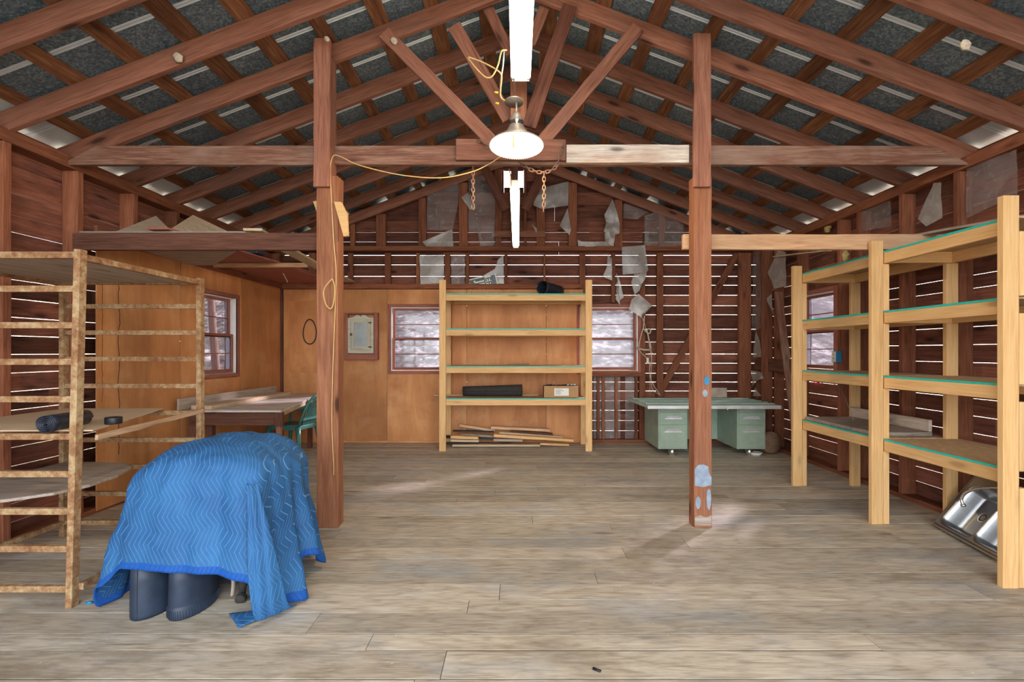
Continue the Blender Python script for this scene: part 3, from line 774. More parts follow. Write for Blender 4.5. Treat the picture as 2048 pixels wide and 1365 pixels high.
film('large clear plastic sheet high on the right wall, nearest the camera', [(1934, 337), (2036, 299), (2038, 388), (1934, 437)], X=3.70, amp=.008)
film('milky triangle of plastic high on the right wall', [(1870, 366), (1888, 365), (1889, 436), (1856, 453), (1840, 438)], X=3.64, mat='filmw')
film('clear plastic high on the right wall above the tie beam', [(1724, 420), (1784, 401), (1784, 453), (1723, 463)], X=3.70, amp=.008)
for k, (x, y, r) in enumerate(((1655, 458, .05), (1687, 511, .09))):
    m = MB(); p = wl(x, y, 3.72); m.lathe([(.001, -.03), (r*.7, -.02), (r, 0), (r*.7, .025), (.001, .03)], p, 16, axis=(1, 0, 0))
    for i, v in enumerate(m.v): m.v[i] = p+(v-p)*(1+.5*noise.noise(v*25))
    T(m.build('insulation_scrap', 'insul'), 'yellow insulation tuft on the right wall %s the light tie beam' % ('above' if k == 0 else 'below'), 'insulation')

# corner boards on the right wall
beamthing('ledge_board', 'darktable', 'short dark board nailed across the studs in the back right corner', 'board', (3.625, 6.66, 1.21), (3.625, 7.76, 1.21), .03, .17)
beamthing('leaning_board', 'oldbeam', 'grey-brown board leaning in the back right corner behind the desk', 'board', (3.58, 7.0, 2.22), (3.60, 6.50, .03), .03, .10, (1, 0, 0))
beamthing('leaning_board', 'stud', 'wide brown board leaning upright in the back right corner', 'board', (3.60, 7.35, .03), (3.60, 7.35, 2.9), .03, .16, (1, 0, 0))
beamthing('thin_board', 'palewood', 'thin pale board lying along the right wall above the far pine shelf', 'board', (3.56, 7.05, 2.72), (3.56, 5.8, 2.56), .06, .018)
beamthing('loose_plank', 'greywood', 'loose grey plank lying on the light tie beam beside the pine shelving', 'plank', (3.40, 4.50, 2.405), (3.30, 3.15, 2.265), .10, .02)

# ------------------------------------------------------------------ pine shelving
def deck_edge(e, lo, hi): MB().box(lo, hi).build('painted_edge', 'teal', e)
def shelving_centre():
    e = thing('shelving_unit', 'freestanding new pine shelving against the back wall, four shelves with green edges', 'shelf', (-.03, 7.45, 0))
    for x in (-1.06, .995):
        for (y, h) in ((7.15, 2.41), (7.70, 2.18)):
            m = MB(); m.beam((x, y, 0), (x, y, h), .092, .04, (0, 1, 0), seg=4, wob=.0008); m.build('upright', 'pine', e, bevel=.003)
    for z in (2.217, 1.724, 1.20, .745):
        MB().beam((-1.012, 7.155, z-.056), (.948, 7.155, z-.056), .038, .086).build('front_rail', 'pine', e, bevel=.003)
        MB().beam((-1.012, 7.70, z-.056), (.948, 7.70, z-.056), .038, .086).build('back_rail', 'pine', e, bevel=.003)
        for x in (-.99, .925): MB().beam((x, 7.176, z-.056), (x, 7.678, z-.056), .038, .086).build('side_rail', 'pine', e)
        MB().box((-1.012, 7.132, z-.012), (.948, 7.725, z)).build('shelf_board', 'osb', e)
        deck_edge(e, (-1.012, 7.128, z-.013), (.948, 7.1315, z+.001))
shelving_centre()
def shelving_right():
    e = thing('shelving_unit', 'long new pine shelving along the right wall, four shelves with teal edges', 'shelf', (3.25, 4.15, 0))
    Y3 = (5.31, 4.135, 3.02)
    for i, y in enumerate(Y3):
        top = (2.295, 2.30, 2.325)[i]
        m = MB(); m.beam((2.913, y, 0), (2.913, y, top), .094, .04, (0, 1, 0), seg=4, wob=.0008); m.build('upright', 'pine', e, bevel=.003)
        m = MB(); m.beam((3.52, y, 0), (3.52, y, 2.12), .094, .04, (0, 1, 0), seg=4, wob=.0008); m.build('upright', 'pine', e, bevel=.003)
        zz = [0, .694-.10, 1.205-.1, 1.73-.1, 2.215-.1]; dk = [0, .694, 1.205, 1.73, 2.215]
        for k in range(4):
            m = MB(); a = dk[k] if k else 0
            m.beam((2.985, y+(.0 if i else 0), a+.002), (2.985, y, zz[k+1]-.002), .046, .04, (0, 1, 0)); m.build('cleat', 'pine', e, bevel=.002)
    for z in (2.215, 1.73, 1.205, .694):
        for (ya, yb) in ((5.29, 4.157), (4.113, 3.042)):
            MB().beam((2.982, ya, z-.056), (2.982, yb, z-.056), .04, .086).build('front_rail', 'pine', e, bevel=.003)
            MB().beam((3.50, ya, z-.056), (3.50, yb, z-.056), .038, .086).build('back_rail', 'pine', e, bevel=.003)
            MB().beam((3.003, ya-.02, z-.056), (3.48, ya-.02, z-.056), .038, .086).build('side_rail', 'pine', e)
            MB().box((2.964, yb, z-.0125), (3.58, ya, z)).build('shelf_board', 'osb', e)
            deck_edge(e, (2.9595, yb, z-.014), (2.9635, ya, z+.001))
shelving_right()

# things on the centre shelf
def hollow_roll(label, p0, p1, r0, r1, name='plastic_roll', mat='blackroll', spiral=False):
    p0, p1 = Vector(p0), Vector(p1); d = p1-p0; x, y, z = basis(d, (0, 0, 1)); L = d.length
    m = MB(); n = 120 if spiral else 40; turns = 4.5 if spiral else 1.15
    rin = .15 if spiral else .93
    def P(u, v):
        a = 2*PI*turns*u; rr = (r0*(1-v)+r1*v)*(rin+(1-rin)*u)*(1+.03*math.sin(3*a+v*2))
        return p0+d*v+y*(math.cos(a)*rr)+z*(math.sin(a)*rr)
    m.grid(P, n, 6)
    return T(m.build(name, mat, solid=.004), label, 'roll')
hollow_roll('open-ended black plastic roll lying on top of the back pine shelving', (.34, 7.25, 2.322), (.62, 7.62, 2.306), .098, .085)
hollow_roll('charcoal rubber mat rolled up on the lowest back shelf', (-.80, 7.42, .823), (.06, 7.36, .838), .074, .09, 'rolled_mat', 'mat', True)
def cardbox():
    e = thing('cardboard_box', 'open cardboard box with white label on the lowest back shelf', 'box', (.61, 7.33, .745))
    x0, x1, y0, y1, z0, z1 = .365, .86, 7.20, 7.46, .746, .915
    m = MB(); t = .004
    m.box((x0, y0, z0), (x1, y1, z0+t)); m.box((x0, y0, z0), (x1, y0+t, z1)); m.box((x0, y1-t, z0), (x1, y1, z1)); m.box((x0, y0, z0), (x0+t, y1, z1)); m.box((x1-t, y0, z0), (x1, y1, z1))
    m.build('box_body', 'cardboard', e)
    MB().box((x0+.15, y0-.0015, z0+.03), (x0+.355, y0-.0003, z0+.135)).build('label', 'paper', e)
    m = MB()
    for k in range(5): m.box((x0+.165, y0-.0022, z0+.05+k*.016), (x0+.165+random.uniform(.05, .13), y0-.0016, z0+.055+k*.016))
    m.build('label_print', 'signgrey0', e)
    m = MB(); m.grid(lambda u, v: (x0+.01+u*(x1-x0-.02), y0+.01+v*(y1-y0-.02), z1-.005+.03*noise.noise(Vector((u*7, v*5, 3)))), 24, 14); m.build('plastic_liner', 'blackroll', e, solid=.002)
    m = MB(); m.grid(lambda u, v: (x0+.33+u*.13, y0+.03+v*.1, z1+.012+.02*noise.noise(Vector((u*5, v*5, 9)))), 8, 6); m.build('paper_scrap', 'greycord', e, solid=.002)
    m = MB(); m.grid(lambda u, v: (x0+.13+u*.04, y0+.05+v*.05, z1+.01+.05*math.sin(u*PI)), 6, 4); m.build('paper_scrap', 'paper', e, solid=.002)
cardbox()
beamthing('wood_stick', 'lumber', 'short wood stick lying on the third back shelf', 'stick', (-.15, 7.40, 1.213), (.16, 7.36, 1.221), .035, .022, seg=4)
beamthing('loose_plank', 'palewood', 'thin plank on the lowest back shelf poking out left of the upright', 'plank', (-1.26, 7.60, .752), (.30, 7.60, .752), .07, .012)
# scrap lumber under the centre shelf: (px x0,y0,x1,y1 in photo, depth, thickness, width, material, wording)
LB = [(905, 891, 1080, 891, 7.46, .028, .09, 'palewood', 'pale grey-white board lowest at the front of the pile'),
      (1080, 888, 1138, 890, 7.50, .03, .07, 'pine', 'short pine offcut at the front right of the pile'),
      (892, 887, 1022, 889, 7.56, .03, .06, 'rubber', 'black-painted strip low at the left of the pile'),
      (902, 881, 958, 882, 7.42, .035, .09, 'palewood', 'short pale block on the left of the pile, lower one'),
      (902, 874, 957, 876, 7.42, .04, .09, 'pine', 'short pine block on the left of the pile, upper one'),
      (892, 874, 988, 877, 7.62, .04, .05, 'rubber', 'black strip behind the short blocks'),
      (987, 880, 1045, 881, 7.46, .035, .08, 'greywood', 'grey offcut in the middle of the pile'),
      (988, 871, 1147, 881, 7.44, .04, .09, 'pine', 'long orange pine stud on the right of the pile'),
      (999, 866, 1125, 875, 7.60, .035, .09, 'palewood', 'pale board just behind the long orange stud'),
      (921, 869, 990, 873, 7.60, .03, .08, 'greywood', 'grey board with bark edge left of centre in the pile'),
      (1022, 862, 1105, 869, 7.66, .03, .07, 'darktable', 'dark thin board near the top of the pile'),
      (982, 855, 1100, 861, 7.70, .04, .09, 'lumber', 'light board on the very top right of the pile'),
      (906, 862, 988, 864, 7.70, .02, .06, 'rubber', 'thin black strip near the top left of the pile'),
      (919, 851, 990, 862, 7.74, .04, .05, 'lumber', 'pointed pale offcut on the top left of the pile')]
for (x0, y0, x1, y1, Y, h, w, mt, wd) in LB:
    a, b = at(x0, y0, Y), at(x1, y1, Y+random.uniform(-.03, .03))
    for p in (a, b): p.z = max(p.z, h/2+.002)
    beamthing('scrap_board', mt, wd+' under the back shelving', 'board', a, b, w, h, seg=3, group='scrap lumber pile on the floor')

# ------------------------------------------------------------------ things on / in the right shelving
def countertop():
    e = thing('countertop_piece', 'leftover laminate countertop with backsplash on the lowest right shelf', 'countertop', (3.2, 4.8, .694))
    m = MB(); m.prism([(2.972, 5.26, .697), (3.46, 5.26, .697), (3.46, 4.24, .697), (3.22, 4.22, .697), (2.972, 4.24, .697)], (0, 0, .032)); m.build('slab', 'greywood', e, bevel=.004)
    m = MB(); m.beam((3.445, 5.26, .78), (3.445, 4.24, .78), .028, .10); m.build('backsplash', 'greywood', e, bevel=.006)
countertop()
def sink():
    P0, P1 = Vector((3.315, 4.06, .012)), Vector((3.15, 3.245, .012)); Wd = (P1-P0); Lw = Wd.length; w = Wd/Lw
    u = Vector((.31, .02, .41)); u = (u-w*u.dot(w)); H = .53; u.normalize(); nrm = u.cross(w)
    if nrm.x > 0: nrm = -nrm
    e = thing('kitchen_sink', 'stainless double-bowl kitchen sink leaning on the floor under the right shelving', 'sink', P0+w*Lw/2)
    nu, nv = 110, 70
    def rr(a, b, cx, cy, hx, hy, r):
        dx = abs(a-cx)-hx+r; dy = abs(b-cy)-hy+r
        return math.hypot(max(dx, 0), max(dy, 0))+min(max(dx, dy), 0)-r
    def P(a, b):
        x, y = a*Lw, b*H; d = 0
        for cx in (.035+.18+.015, Lw-.035-.18-.015):
            s = -rr(x, y, cx, .045+.195, .185, .195, .06); t = max(0, min(1, s/.045)); d = max(d, (t*t*(3-2*t))*.125)
            if s > .045: d += .004*min(1, (s-.045)/.1)
        e_ = rr(x, y, Lw/2, H/2, Lw/2, H/2, .03); rim = .006*math.exp(-((e_+.012)/.006)**2)
        edge = -.010*max(0, 1+e_/.006) if e_ > -.006 else 0
        q = P0+w*x+u*y
        if e_ > 0: q = P0+w*(Lw/2+(x-Lw/2)*(1-e_/.5))+u*(H/2+(y-H/2)*(1-e_/.4))
        return q+nrm*(.012-d+rim+edge)
    m = MB(); m.grid(P, nu, nv); m.build('basin', 'steel', e, solid=.002)
    B = lambda x, y, h: P0+w*x+u*y+nrm*h
    m = MB(); m.lathe([(.02, 0), (.035, .002), (.04, -.0)], B(.23, .24, -.078), 20, axis=nrm); m.build('drain', 'chrome', e)
    m = MB(); m.lathe([(.001, .05), (.018, .05), (.024, .04), (.026, 0)], B(Lw*.52, .49, .012), 20, axis=nrm); m.beam(B(Lw*.52-.1, .49, .018), B(Lw*.52+.1, .49, .018), .045, .012, nrm); m.build('faucet_base', 'chrome', e, bevel=.004)
    pts = smooth_path([B(Lw*.52, .49, .04), B(Lw*.50, .46, .085), B(Lw*.40, .40, .12), B(Lw*.29, .33, .12), B(Lw*.255, .27, .10), B(Lw*.27, .235, .07)])
    m = MB(); m.tube(pts, .0105, 14); m.lathe([(.001, -.012), (.016, -.012), (.017, .01), (.001, .012)], pts[-1], 16, axis=(pts[-2]-pts[-1])); m.build('spout', 'chrome', e)
    for s in (-.08, .08):
        m = MB(); m.lathe([(.001, .04), (.016, .038), (.012, .02), (.018, 0)], B(Lw*.52+s, .49, .022), 16, axis=nrm); m.build('tap_knob', 'chrome', e)
sink()
def outlet():
    e = thing('wall_outlet', 'white power outlet on a stud beside the right wall window', 'outlet', (3.65, 5.75, 1.27))
    a = wl(1675, 714, 3.63)
    m = MB(); m.box((3.60, a.y-.035, a.z-.065), (3.655, a.y+.045, a.z+.065)); m.build('junction_box', 'bluepaint', e, bevel=.004)
    m = MB(); m.box((3.59, a.y-.03+.01, a.z-.06), (3.5995, a.y+.045, a.z+.06)); m.build('cover_plate', 'cream', e, bevel=.002)
    m = MB()
    for dz in (-.025, .02):
        for dy in (0, .018): m.box((3.588, a.y+dy, a.z+dz), (3.5899, a.y+dy+.004, a.z+dz+.012))
    m.build('socket_slot', 'rubber', e)
outlet()
def flower():
    e = thing('dried_flower', 'dried red flower on a bent stem in the right shelving, below the third shelf', 'flower', (3.45, 5.25, .7))
    pts = smooth_path([(3.30, 5.0, .73), (3.40, 5.35, 1.0), (3.42, 5.6, 1.06), (3.36, 5.72, 1.03)]); MB().tube(pts, .0025, 5).build('stem', 'greywood', e)
    m = MB()
    for k in range(7):
        a = k*2*PI/7; c = Vector(pts[-1]); m.lathe([(.001, -.02), (.012, -.005), (.014, .01), (.001, .03)], c+Vector((.01*math.cos(a), .012*math.sin(a), .008)), 8, axis=(math.cos(a)*.6, math.sin(a)*.6, .5))
    m.build('petals', 'flower', e)
flower()

# ------------------------------------------------------------------ green desk
def desk():
    e = thing('steel_desk', 'old green steel double-pedestal desk against the back wall', 'desk', (2.5, 7.0, 0))
    m = MB(); m.prism([(1.66, 6.50, .675), (3.36, 6.50, .675), (3.36, 7.52, .675), (1.62, 7.52, .675)], (0, 0, .04)); m.build('desktop', 'desktop', e, bevel=.004)
    MB().beam((1.655, 6.490, .690), (3.365, 6.490, .690), .018, .045).build('front_trim', 'silver', e, bevel=.006)
    for k, y in enumerate((6.66, 6.84, 7.02, 7.20, 7.38)):
        MB().beam((1.67, y, .722), (3.35, y, .722), .07, .012).build('top_strip', 'desk' if k % 2 else 'desktop', e, bevel=.004)
    for (x0, x1) in ((1.87, 2.26), (2.92, 3.30)):
        p = MB(); p.box((x0, 6.77, .10), (x1, 7.5, .672), axis=1); ped = p.build('pedestal', 'desk', e, bevel=.008)
        for (za, zb, h) in ((.60, .662, 0), (.43, .592, 1), (.125, .42, 1)):
            d = MB(); d.box((x0+.02, 6.758, za), (x1-.02, 6.770, zb), axis=0); dr = d.build('drawer', 'desk', e, bevel=.003)
            if h:
                xc = (x0+x1)/2; zc = zb-.075 if zb < .5 else zb-.07
                q = MB(); q.prism([(xc-.12, 6.758, zc-.02), (xc+.12, 6.758, zc-.02), (xc+.09, 6.735, zc+.018), (xc-.09, 6.735, zc+.018)], (0, .0, .006))
                q.prism([(xc-.12, 6.757, zc-.018), (xc+.12, 6.757, zc-.018), (xc+.085, 6.757, zc+.02), (xc-.085, 6.757, zc+.02)], (0, -.012, 0))
                q.build('drawer_handle', 'silver', dr, fixn=True)
        for y in (6.88, 7.4):
            q = MB(); xc = (x0+x1)/2+.02
            q.lathe([(.001, 0), (.036, 0), (.038, .02), (.062, .098), (.001, .0985)], (xc, y, 0), 16); q.build('foot', 'chrome', e)
    MB().box((2.262, 7.44, .12), (2.918, 7.46, .672), axis=0).build('modesty_panel', 'desk', e)
    m = MB(); m.lathe([(.001, .004), (.012, .003), (.014, 0)], (2.80, 6.768, .63), 14, axis=(0, -1, 0)); m.build('lock', 'chrome', e)
desk()
beamthing('wood_block', 'stone', 'rough pale block standing on the back of the green desk', 'block', (2.83, 7.46, .80), (3.06, 7.46, .80), .06, .145, bevel=.008)
m = MB(); m.lathe([(.001, -.14), (.14, -.14), (.145, -.1), (.15, .1), (.14, .14), (.001, .14)], (3.43, 7.05, .15), 26, axis=(.25, -1, .1))
T(m.build('log_round', 'bark'), 'cut log round on the floor beside the green desk', 'log')
m = MB(); m.lathe([(.001, .006), (.05, .006), (.085, .045), (.09, .045), (.055, 0), (.001, 0)], (3.21, 6.86, 0), 28)
T(m.build('shallow_dish', 'cream'), 'small white dish on the floor by the right desk foot', 'dish')

# ------------------------------------------------------------------ medicine cabinet, hose loop, sign, halter
def cabinet():
    e = thing('wall_cabinet', 'small worn white medicine cabinet in a brown frame on the plywood wall', 'cabinet', (-2.4, 7.8, 1.36))
    f = lambda x: (x-VX)/131.0
    g = lambda y: CH-(y-VY)/131.0
    m = MB(); Y0, Y1 = 7.74, 7.826
    m.box((f(690), Y0, g(709)), (f(696), Y1, g(629))); m.box((f(749), Y0, g(709)), (f(756), Y1, g(629))); m.box((f(690), Y0, g(629)), (f(756), Y1, g(626)))
    m.box((f(690), Y0-.01, g(720)), (f(750), Y1, g(709)), axis=0); m.box((f(750), Y0-.015, g(720)), (f(756), Y1, g(709)))
    m.build('outer_frame', 'redwood', e, bevel=.003)
    x0, x1, z0, z1 = f(697), f(748), g(707), g(637)
    w = x1-x0; top = []
    for k in range(49):
        t = k/48; c = 2*abs(t-.5)
        cv = [(0, .020), (.06, .034), (.16, .047), (.28, .050), (.40, .040), (.52, .022), (.64, .012), (.8, .006), (1.01, .006)]
        for (ca, ha), (cb_, hb_) in zip(cv[:-1], cv[1:]):
            if ca <= c < cb_: h = ha+(hb_-ha)*(c-ca)/(cb_-ca)
        top.append((x1-w*t, 7.725, z1+h))
    m = MB(); m.prism([(x0, 7.725, z0), (x1, 7.725, z0)]+top, (0, .09, 0)); m.build('cabinet_body', 'oldwhite', e, fixn=True)
    dx0, dx1, dz0, dz1 = x0+.045, x1-.04, z0+.05, z1-.02
    d = MB(); t = .055
    for bxs in ((dx0, dx0+t, dz0, dz1), (dx1-t, dx1, dz0, dz1), (dx0+t, dx1-t, dz0, dz0+t), (dx0+t, dx1-t, dz1-t, dz1)): d.box((bxs[0], 7.705, bxs[2]), (bxs[1], 7.724, bxs[3]))
    dr = d.build('door', 'oldwhite', e, bevel=.003)
    MB().box((dx0+t, 7.715, dz0+t), (dx1-t, 7.718, dz1-t)).build('mirror', 'mirror', dr)
    MB().box((dx0-.005, 7.694, (dz0+dz1)/2-.015), (dx0+.03, 7.704, (dz0+dz1)/2+.02)).build('latch', 'brass', e, bevel=.003)
    for z in (dz0+.045, dz1-.05):
        q = MB()
        for (a, b) in ((-.018, .009), (0, .012), (.018, .009)): q.lathe([(.001, .004), (b, .003), (b, 0)], (dx1-.008+a, 7.704, z), 12, axis=(0, -1, 0))
        q.build('hinge', 'brass', dr)
cabinet()
m = MB(); c = Vector(((620-VX)/130, 7.805, CH-(664-VY)/130))
m.tube([c+Vector((.10*math.cos(a)*(1-.12*math.sin(a)), .003*math.sin(3*a), .19*math.sin(a))) for a in [2*PI*k/40 for k in range(40)]], .008, 8, closed=True)
T(m.build('hose_loop', 'rubber'), 'thin black hose loop hanging on the plywood in the back left corner', 'hose')
m = MB(); m.lathe([(.001, .04), (.006, .04), (.005, 0)], (c.x, 7.83, c.z+.185), 8, axis=(0, -1, 0)); T(m.build('wall_nail', 'brass'), 'nail holding the black hose loop', 'nail')

def sign():
    ang = math.radians(12.8); X = Vector((math.cos(ang), 0, math.sin(ang))); Z = Vector((math.sin(ang), 0, -math.cos(ang)))   # Z: down the sign
    o = at(935, 560, 7.88)
    L, H = .45, .44
    e = thing('yard_sign', 'tilted grey and white printed sign tucked above the back shelving', 'sign', o)
    F = lambda a, b, d=0: o+X*a+Z*b+Vector((0, -d, 0))
    m = MB(); m.prism([F(0, 0), F(L, 0), F(L, H), F(0, H)], (0, .004, 0)); m.build('sign_board', 'paper', e, fixn=True)
    M['signgrey'] = plain('sign_grey_ink', (.13, .17, .17), .7, var=.05)
    def rect(a0, a1, b0, b1, mat, d, nm): MB().prism([F(a0, b0, d), F(a1, b0, d), F(a1, b1, d), F(a0, b1, d)], (0, .0005, 0)).build(nm, mat, e, fixn=True)
    rect(.02, .265, .015, H-.015, 'signgrey', .001, 'ink_block')
    rect(.36, .43, .01, H-.015, 'palebluepaint', .001, 'ink_block')
    def txt(s, a, b, size, mat, d=.0025):
        cu = bpy.data.curves.new('sign_lettering', 'FONT'); cu.body = s; cu.size = size; cu.extrude = .0003; cu.materials.append(M[mat]); cu.offset = size*.02
        t0 = bpy.data.objects.new('tmp_text', cu); me = bpy.data.meshes.new_from_object(t0); bpy.data.objects.remove(t0)
        t = bpy.data.objects.new('sign_lettering', me); S.collection.objects.link(t); t.parent = e
        # reading direction runs down the sign, letter tops toward +X
        R = Matrix((Z, X, Z.cross(X))).transposed(); t.rotation_euler = R.to_euler(); t.location = F(a, b, d)-o
    txt('GRIFF', .365, .03, .085, 'signgrey'); txt('EFF', .275, .03, .12, 'signgrey')
    txt('JUT', .13, .05, .17, 'paper'); txt('r.', .05, .13, .12, 'paper')
sign()
def halter():
    e = thing('rope_halter', 'pale rope halter hanging beside the right back window', 'halter', (1.93, 7.7, 1.0))
    Y = 7.72; q = lambda x, y, d=0: at(x, y, Y-d)
    for pts, r, mt in (([(1283, 634), (1288, 645), (1295, 670), (1303, 700), (1302, 760), (1306, 780), (1322, 792)], .004, 'rope'),
                   ([(1289, 632), (1287, 655), (1286, 658), (1280, 680), (1277, 697)], .008, 'rope'),
                   ([(1286, 657), (1296, 667), (1301, 665), (1300, 659), (1294, 660), (1297, 675), (1301, 700)], .010, 'rope'),
                   ([(1275, 697), (1288, 700), (1302, 700)], .012, 'rope'),
                   ([(1277, 698), (1284, 708), (1291, 714), (1295, 722)], .005, 'rope'),
                   ([(1300, 700), (1303, 720), (1299, 740), (1304, 765), (1320, 790)], .005, 'rope'),
                   ([(1299, 722), (1300, 792)], .003, 'cord')):
        m = MB(); m.tube(smooth_path([q(x, y, .01*(i % 2)) for i, (x, y) in enumerate(pts)]), r, 8); m.build('rope', mt, e)
    for (x, y) in ((1278, 682), (1276, 697), (1301, 700), (1296, 684)):
        m = MB(); c = q(x, y, .012); m.tube([c+Vector((.016*math.cos(a), 0, .016*math.sin(a))) for a in [2*PI*k/14 for k in range(14)]], .004, 6, closed=True); m.build('ring', 'brass', e)
    MB().box(q(1293, 728)-Vector((0, .01, 0)), q(1297, 716)+Vector((0, .01, 0))).build('clip', 'cream', e)
    m = MB(); m.lathe([(.001, .09), (.006, .09), (.005, 0)], (at(1286, 632, 7.78)), 8, axis=(0, -1, 0)); m.build('hook', 'brass', e)
halter()

# ------------------------------------------------------------------ work table + boards on it
def table():
    e = thing('work_table', 'old work table with worn white top in the left back corner', 'table', (-3.1, 6.5, 0))
    z = .78
    m = MB(); m.prism([(-3.60, 5.36, z-.02), (-2.50, 5.36, z-.02), (-2.93, 7.60, z-.02), (-3.60, 7.55, z-.02)], (0, 0, .02)); m.build('tabletop', 'tabletop', e)
    m = MB(); m.beam((-2.53, 5.40, z-.045), (-2.935, 7.5, z-.045), .03, .045); m.build('edge_board', 'palewood', e)
    m = MB(); m.beam((-3.50, 5.42, z-.10), (-2.56, 5.42, z-.10), .03, .13); m.build('front_apron', 'darktable', e, bevel=.003)
    m = MB(); m.beam((-2.64, 5.46, z-.075), (-3.00, 7.45, z-.075), .03, .08); m.build('side_apron', 'darktable', e)
    m = MB(); m.box((-2.58, 5.375, z-.17), (-2.50, 5.44, z-.026)); m.build('corner_block', 'darktable', e, bevel=.004)
    for (x, y, w, mt) in ((-2.545, 5.42, .05, 'redwood'), (-3.48, 5.46, .08, 'darktable'), (-3.03, 7.4, .06, 'darktable'), (-3.52, 7.4, .06, 'darktable'), (-3.34, 5.52, .07, 'darktable')):
        m = MB(); m.beam((x, y, 0), (x, y, z-.16 if w == .05 else z-.03), w, w, (0, 1, 0), seg=3, wob=.001); m.build('leg', mt, e, bevel=.004)
table()
beamthing('angle_board', 'greywood', 'grey trough of two long boards lying on the work table by the wall, upper board', 'board', (-3.57, 5.33, .845), (-3.50, 7.35, .845), .02, .12, seg=6, wob=.002)
beamthing('flat_board', 'palewood', 'long flat pale board lying on the work table beside the wall', 'board', (-3.38, 5.42, .804), (-3.35, 7.25, .804), .22, .045, seg=6)

# ------------------------------------------------------------------ green resin chair
def chair():
    e = thing('plastic_chair', 'green plastic garden armchair tucked beside the work table', 'chair', (-3.0, 6.80, 0))
    fx = Vector((-.98, .2, 0)).normalized(); sx = Vector((-fx.y, fx.x, 0)); o = Vector((-3.0, 6.80, 0))
    F = lambda f, s, z: o+fx*f+sx*s+Vector((0, 0, z))       # f forward, s sideways
    # seat: rounded square with rolled lip
    def seat(u, v):
        f = -.22+.44*v; s = (u-.5)*(.42+.06*v); z = .43-.02*math.sin(PI*u)*math.sin(PI*v)
        k = max(abs(2*u-1), abs(2*v-1)); 
        if k > .85: z -= (k-.85)*.25
        return F(f, s, z)
    m = MB(); m.grid(seat, 20, 20); m.build('seat', 'greenplastic', e, solid=.006)
    m = MB(); ring = [F(-.22+.44*v, (u-.5)*(.42+.06*v), .41) for (u, v) in [(0, 0), (.5, -.02), (1, 0), (1.0, .5), (1, 1), (.5, 1.04), (0, 1), (0, .5)]]
    for a, b in zip(ring, ring[1:]+ring[:1]): m.beam(a, b, .012, .05)
    m.build('apron', 'greenplastic', e, bevel=.003)
    for (f, s) in ((.2, .22), (.2, -.22), (-.2, .20), (-.2, -.20)):
        top = F(f, s, .42); bot = F(f*1.28, s*1.2, 0)
        m = MB(); d = bot-top
        m.tube([top, top+d*.3, bot], [.034, .028, .019], 10); m.build('leg', 'greenplastic', e)
    arch = []
    for k in range(21):
        a = PI*k/20; arch.append((-.23-.13*math.sin(a)**.8, .225*math.cos(a), .43+.40*math.sin(a)**.75))
    m = MB(); m.tube([F(*p) for p in arch], .017, 10); m.build('back_frame', 'greenplastic', e)
    for k in range(9):
        s = -.16+.04*k; h = .43+.40*(max(0, 1-(s/.225)**2)**.5)**.75; fb = -.23-.13*(max(0, 1-(s/.225)**2)**.5)**.8
        m = MB(); m.beam(F(-.215, s*.8, .425), F(fb, s, h-.005), .018, .007, fx); m.build('back_slat', 'greenplastic', e)
    m = MB(); m.beam(F(-.262, -.18, .52), F(-.262, .18, .52), .008, .03); m.build('back_rail', 'greenplastic', e)
    for sg in (-1, 1):
        pts = smooth_path([F(-.30, sg*.17, .70), F(-.22, sg*.25, .655), F(-.02, sg*.28, .635), F(.14, sg*.275, .63), F(.215, sg*.25, .56), F(.215, sg*.225, .43)])
        m = MB(); m.tube(pts, [.018]*len(pts), 8); m.build('armrest', 'greenplastic', e)
chair()

# ------------------------------------------------------------------ loft scraps on the left tie beam
def sheet(label, pts, mat='greywood', th=.012, cat='plywood', nm='plywood_sheet'):
    P = [Vector(p) for p in pts]; n = (P[1]-P[0]).cross(P[2]-P[0]).normalized()*th
    m = MB(); m.prism(P, n); return T(m.build(nm, mat, fixn=True), label, cat)
sheet('weathered plywood sheet on the left tie beam with its corner tipped up, nearer one', [at(215, 470, 4.35), at(312, 432, 5.0), (-3.45, 5.35, 2.40), (-3.55, 4.9, 2.28), (-3.0, 4.3, 2.385)][:3]+[Vector((-3.05, 4.6, 2.41))], 'palewood')
sheet('weathered plywood sheet on the left tie beam with its corner tipped up, further one', [at(335, 462, 5.0), at(386, 430, 5.55), at(470, 470, 5.7), at(420, 500, 5.3)], 'palewood')
sheet('grey plywood sheet lying flat on the left tie beam above the rusty rack', [(-3.63, 4.20, 2.385), (-2.2, 4.20, 2.385), (-2.75, 4.95, 2.375), (-3.35, 5.60, 2.355), (-3.60, 5.62, 2.355)], 'greywood')
sheet('red-brown ceiling panel over the left back corner', [(-3.63, 5.3, 2.465), (-3.0, 5.3, 2.46), (-2.72, 7.78, 2.455), (-3.63, 7.78, 2.455)], 'redwood')
beamthing('long_plank', 'palewood', 'long pale plank sloping back from the left tie beam to the back wall', 'plank', (-2.17, 4.15, 2.40), (-2.58, 7.79, 2.475), .15, .022, seg=14, sag=.02)
beamthing('long_plank', 'redwood', 'long reddish plank beside the pale plank on the left tie beam', 'plank', (-2.95, 4.15, 2.41), (-2.9, 7.70, 2.51), .17, .02, seg=14, sag=.0)
beamthing('ceiling_joist', 'newbeam', 'light joist crossing over the left back corner', 'joist', (-3.62, 6.05, 2.43), (-2.50, 6.05, 2.43), .04, .05)
m = MB(); c = at(497, 512, 5.75); c.z = 2.55; m.box(c+Vector((-.12, -.08, -.05)), c+Vector((.14, .1, .06)))
T(m.build('metal_tray', 'navy', bevel=.01), 'small dark blue box on the boards over the left corner', 'box')
